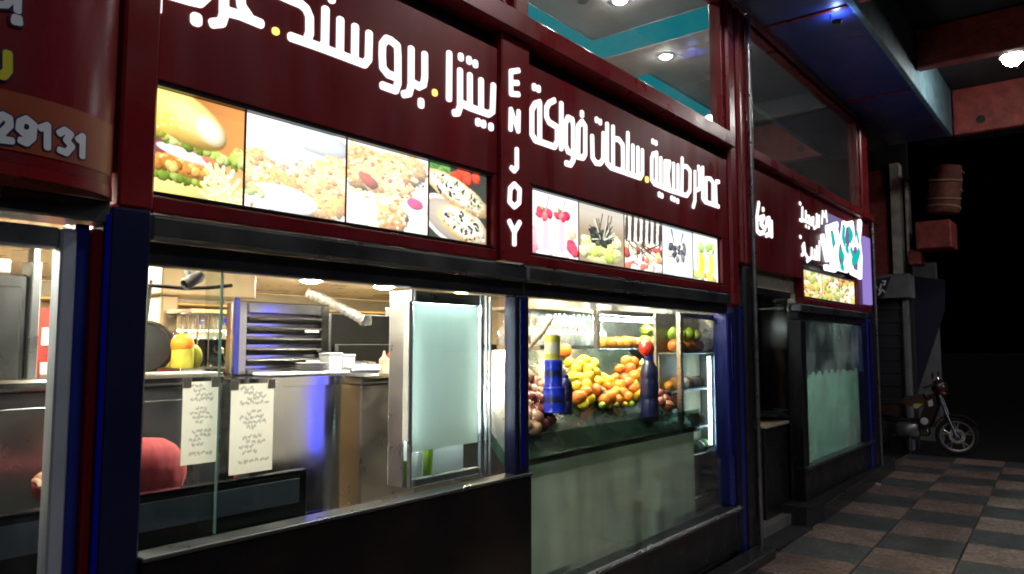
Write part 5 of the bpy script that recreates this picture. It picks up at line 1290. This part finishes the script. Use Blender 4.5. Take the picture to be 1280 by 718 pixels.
body = fused('body', [([pel, ch, nk], [.11, .115, .055]), ([nk, hd, hd+Vector((0, -.015, -.05))], [.055, .092, .072]), ([ch+Vector((.08, 0, .02)), SR, elR, haR], [.09, .075, .042, .034]), ([ch+Vector((-.06, 0, .02)), SL, elL, haL], [.08, .05, .038, .03])]
             + [(l_, [.09, .058, .042]) for l_ in legs] + [(f_, [.042, .034]) for f_ in feet], M['skin'], per, PL)
for hp, sx in ((haL, -1), (haR, 1)):
    hx, hy, hz = hp
    for k in range(4): MB().tube([(hx-.024+.016*k, hy+.01, hz), (hx-.028+.018*k, hy-.04, hz+.004), (hx-.028+.018*k, hy-.068+.008*abs(k-1.5), hz-.012)], [.0095, .009, .007], 8).build('finger', M['skin'], body, smooth=60)
    MB().tube([(hx+sx*-.02, hy+.03, hz), (hx+sx*-.045, hy-.01, hz), (hx+sx*-.045, hy-.035, hz-.006)], [.011, .010, .008], 8).build('thumb', M['skin'], body, smooth=60)
fused('shirt', [([pel+Vector((0, -.06, .04)), ch, nk+Vector((.03, .03, -.05))], [.135, .15, .085]), ([ch+Vector((.05, 0, .02)), SR, SR.lerp(elR, .5), elR.lerp(haR, .3)], [.14, .128, .085, .062]), ([ch+Vector((-.05, 0, .0)), SL, elL, elL.lerp(haL, .55)], [.12, .07, .052, .045])], M['shirt'], per, PL, .012)
fused('trousers', [([pel+Vector((0, 0, .03)), pel+Vector((0, 0, -.05))], [.128, .125])] + [(l_, [.105, .075, .06]) for l_ in legs], M['trouser'], per, PL, .014)
MB().lathe([(0, .10), (.055, .088), (.093, .04), (.098, -.02), (.08, -.045)], 18, Matrix.Translation(hd+Vector((0, .018, .012)))).build('hair', M['hair'], per, smooth=60)
f = hd
MB().lathe([(0, .03), (.010, .02), (.016, -.012), (0, -.02)], 8, Matrix.Translation(f+Vector((0, -.095, -.02)))).build('nose', M['skin'], body, smooth=60)
for s in (-1, 1):
    sphere_fruit('eye', f+Vector((s*.032, -.082, .0)), .011, M['plate'], body); MB().lathe([(0, .03), (.012, .02), (.014, -.02), (0, -.03)], 8, Matrix.Translation(f+Vector((s*.092, .01, -.015)))).build('ear', M['skin'], body, smooth=60)
MB().box(f.x-.022, f.x+.022, f.y-.088, f.y-.076, f.z-.06, f.z-.052, .003).build('mouth', M['apple'], body)

# ================================================================== motorcycle standing across the alley
BX, BYF = 12.95, atX(1197, 560, 12.95).y
mc = thing('motorcycle', (BX, BYF+.6, 0), 'dark motorcycle with grey spoked alloy wheels parked past the last window', 'motorcycle')
def wheel(y, steer=0):
    w = thing('wheel', (BX, y, .29), None, None); w.parent = mc; w.location = Vector((BX, y, .29)) - Vector(mc.location); w.rotation_euler = (0, 0, steer)
    def sub(mb, name, m, sm=40):
        o = mb.build(name, m, None, loc=(0, 0, 0), smooth=sm); o.parent = w; o.location = (0, 0, 0); return o
    rx = Matrix.Rotation(R(90), 4, 'Y')
    sub(MB().lathe([(.225, -.028), (.25, -.040), (.278, -.032), (.29, 0), (.278, .032), (.25, .040), (.225, .028), (.225, -.028)], 40, rx), 'tyre', M['tyre'])
    sub(MB().lathe([(.205, -.024), (.226, -.030), (.226, .030), (.205, .024), (.205, -.024)], 40, rx), 'rim', M['alloy'])
    sub(MB().lathe([(0, -.045), (.03, -.045), (.035, 0), (.03, .045), (0, .045)], 16, rx), 'hub', M['alloy'])
    for k in range(5):
        a = 2*math.pi*k/5+.3
        for da in (-.16, .16): sub(MB().tube([(0, .02*math.cos(a), .02*math.sin(a)), (0, .12*math.cos(a+da*.4), .12*math.sin(a+da*.4)), (0, .21*math.cos(a+da), .21*math.sin(a+da))], [.014, .011, .012], 6), 'spoke', M['alloy'])
    sub(MB().lathe([(.06, -.034), (.11, -.034), (.11, -.030), (.06, -.030), (.06, -.034)], 24, rx), 'brake_disc', M['chrome'])
wheel(BYF, R(8)); wheel(BYF+1.22)
def mcp(name, m, mb, sm=45): return mb.build(name, m, mc, smooth=sm)
X, Y0 = BX, BYF
for s in (-1, 1): mcp('fork_leg', M['darksteel'], MB().tube([(X+s*.075, Y0, .29), (X+s*.075, Y0+.12, .62), (X+s*.07, Y0+.20, .90)], .02, 10))
mcp('mudguard', M['bikered'], MB().prism([(Y0+.31*math.cos(a), .29+.31*math.sin(a)) for a in np.linspace(.35, 2.6, 14)] + [(Y0+.335*math.cos(a), .29+.335*math.sin(a)) for a in np.linspace(2.6, .35, 14)], X-.055, X+.055, 'x'))
mcp('headlight', M['chrome'], MB().lathe([(0, -.06), (.06, -.055), (.085, 0), (.078, .012), (0, .03)], 20, Matrix.Translation((X, Y0+.12, .95)) @ Matrix.Rotation(R(90), 4, 'X')))
mcp('fairing', M['bikered'], MB().lathe([(0, -.09), (.07, -.08), (.12, 0), (.10, .10), (.04, .15), (0, .15)], 16, Matrix.Translation((X, Y0+.20, .98))))
hb = mcp('handlebar', M['bikeblack'], MB().tube([(X-.36, Y0+.34, 1.02), (X-.22, Y0+.27, 1.05), (X-.06, Y0+.22, 1.02), (X+.06, Y0+.22, 1.02), (X+.22, Y0+.27, 1.05), (X+.36, Y0+.34, 1.02)], .013, 10))
for s in (-1, 1):
    MB().tube([(X+s*.25, Y0+.285, 1.045), (X+s*.38, Y0+.35, 1.018)], .019, 10).build('grip', M['seatm'], hb)
    m_ = MB().tube([(X+s*.2, Y0+.26, 1.05), (X+s*.25, Y0+.25, 1.17)], .006, 6).build('mirror_stem', M['chrome'], hb)
    MB().lathe([(0, -.008), (.045, -.006), (.05, .004), (0, .01)], 14, Matrix.Translation((X+s*.26, Y0+.25, 1.20)) @ Matrix.Rotation(R(90), 4, 'X')).build('mirror', M['bikeblack'], hb, smooth=40)
    mcp('indicator', M['orange2'], MB().lathe([(0, -.03), (.02, -.02), (.024, .0), (.016, .025), (0, .03)], 10, Matrix.Translation((X+s*.15, Y0+.13, .93)) @ Matrix.Rotation(R(90), 4, 'Y')))
mcp('leg_shield', M['bikeblack'], MB().prism([(Y0+.24, .92), (Y0+.34, .90), (Y0+.48, .48), (Y0+.42, .36), (Y0+.34, .40), (Y0+.22, .72)], X-.17, X+.17, 'x'))
mcp('side_badge', M['white'], MB().prism([(Y0+.28, .84), (Y0+.34, .80), (Y0+.33, .72), (Y0+.27, .74)], X-.178, X-.171, 'x'))
mcp('side_badge', M['white'], MB().lathe([(0, 0), (.055, 0), (.05, .012), (0, .014)], 16, Matrix.Translation((X-.171, Y0+.40, .5)) @ Matrix.Rotation(R(-90), 4, 'Y')))
mcp('frame_tube', M['bikeblack'], MB().tube([(X, Y0+.24, .86), (X, Y0+.45, .50), (X, Y0+.85, .48), (X, Y0+1.22, .55)], .035, 10))
mcp('engine', M['alloy'], MB().box(X-.11, X+.11, Y0+.48, Y0+.82, .22, .46, .04)); mcp('cylinder_head', M['darksteel'], MB().box(X-.08, X+.08, Y0+.36, Y0+.49, .26, .40, .02))
mcp('tank', M['bikered'], MB().prism([(Y0+.36, .80), (Y0+.44, .90), (Y0+.66, .86), (Y0+.74, .76), (Y0+.5, .68)], X-.12, X+.12, 'x'))
mcp('seat', M['seatm'], MB().prism([(Y0+.68, .76), (Y0+.76, .80), (Y0+1.10, .80), (Y0+1.42, .86), (Y0+1.44, .80), (Y0+1.1, .72)], X-.13, X+.13, 'x'))
mcp('tail', M['bikered'], MB().prism([(Y0+.75, .72), (Y0+1.1, .72), (Y0+1.46, .80), (Y0+1.5, .72), (Y0+1.1, .58), (Y0+.75, .56)], X-.11, X+.11, 'x'))
mcp('exhaust', M['chrome'], MB().tube([(X+.12, Y0+.45, .30), (X+.13, Y0+.6, .2), (X+.14, Y0+1.0, .24), (X+.15, Y0+1.45, .34)], [.018, .02, .035, .042], 10))
for s in (-1, 1): mcp('shock_absorber', M['chrome'], MB().tube([(X+s*.13, Y0+1.2, .30), (X+s*.12, Y0+1.1, .66)], .022, 8))
mcp('side_stand', M['darksteel'], MB().tube([(X-.06, Y0+.62, .26), (X-.24, Y0+.60, .0)], .012, 8)); mcp('foot_peg', M['bikeblack'], MB().tube([(X-.22, Y0+.62, .27), (X+.22, Y0+.62, .27)], .015, 8))

# ================================================================== neighbouring shop end wall past the alley
NB = thing('neighbour_shop', (13.7, .6, 0), 'dim neighbouring shop end with white pilaster, red panel and charcoal shutter', 'building')
NX = 13.6
def npart(name, m, px0, py0, px1, py1, x=NX, d=.2, bev=.008):
    a, b = atX(px0, py0, x), atX(px1, py1, x)
    return box(name, m, NB, x, x+d, min(a.y, b.y), max(a.y, b.y), max(-.06, min(a.z, b.z)), max(a.z, b.z), bev)
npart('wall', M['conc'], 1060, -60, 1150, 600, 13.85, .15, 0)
npart('red_panel', M['redconc'], 1085, 215, 1110, 350); npart('pilaster', M['whitewall'], 1111, 205, 1129, 342, 13.55, .25); npart('pilaster', M['whitewall'], 1130, 228, 1139, 330, 13.6, .2)
npart('ledge', M['greywall'], 1096, 344, 1138, 372, 13.4, .4); sh_ = npart('shutter', M['darkwall'], 1075, 374, 1133, 600, 13.56, .12); npart('corner_strip', M['greywall'], 1133.5, 374, 1137, 600, 13.52, .2)
for k in range(12):
    a, b = atX(1076, 385+16*k, 13.55), atX(1132.5, 387+16*k, 13.55); box('slat', M['darkwall'], sh_, 13.545, 13.558, b.y, a.y, b.z, a.z, .002) if b.z > 0 else None
npart('rear_wall', M['greywall'], 1137, 330, 1181, 600, 15.2, .2, 0)
a = atX(1137, 520, 15.0); b = atX(1137, 345, 15.0); c = atX(1181, 350, 15.0); d = atX(1181, 388, 15.0)
MB().prism([(a.y, a.z), (b.y, b.z), (c.y, c.z), (d.y, d.z)], 14.98, 15.02, 'x').build('diagonal_shadow', mat('navy_painted_shade', (.022,.022,.05), .8), NB)  # slanting shadow on the wall, put in as a dark sheet
t = thing('small_awning_sign', atX(1100, 360, 12.6), 'small dark slanted sign with white script left of the pilaster', 'sign')
a, b, c, d = atX(1091, 374, 12.6), atX(1091, 350, 12.6), atX(1113, 346, 12.6), atX(1103, 372, 12.6)
MB().prism([(q.y, q.z) for q in (a, b, c, d)], 12.6, 12.65, 'x').build('board', M['matte'], t)
for pts in ([(1093,366),(1096,358),(1099,364),(1102,355)], [(1098,369),(1103,362),(1106,366)], [(1103,352),(1107,351),(1105,357)]):
    MB().tube([atX(px, py, 12.59) for px, py in pts], .014, 6).build('script', M['white'], t)
t = thing('red_awning_box', atX(1166, 310, 13.3), 'red box awning sticking out under the wrapped roll', 'awning')
a, b = atX(1143, 278, 13.2), atX(1190, 309, 13.2)
box('box', M['redconc'], t, 13.2, 13.8, b.y, a.y, b.z, a.z, .02); a, b = atX(1133, 312, 13.2), atX(1150, 330, 13.2); box('bracket_box', M['redconc'], t, 13.3, 13.7, b.y, a.y, b.z, a.z, .02)
t = thing('wrapped_roll', atX(1175, 265, 13.4), 'rusty red upright roll bound with wire on the awning box', 'roll')
a, b = atX(1157, 268, 13.4), atX(1196, 205, 13.4); yc, rr = (a.y+b.y)/2, abs(a.y-b.y)/2
base = Matrix.Translation((13.5, yc, a.z)) @ Matrix.Rotation(R(6), 4, 'X')
hgt = b.z-a.z
MB().lathe([(0, 0), (rr*.9, 0), (rr, .04), (rr*.97, hgt*.4), (rr*1.02, hgt*.7), (rr*.9, hgt*1.0), (0, hgt)], 20, base).build('roll', M['barrel'], t, smooth=50)
for k in range(5):
    z = hgt*(.12+.19*k); MB().lathe([(rr*1.03, z-.008), (rr*1.05, z), (rr*1.03, z+.008)], 20, base @ Matrix.Rotation(R(6*(-1)**k), 4, 'Y')).build('wire', M['rope'], t)
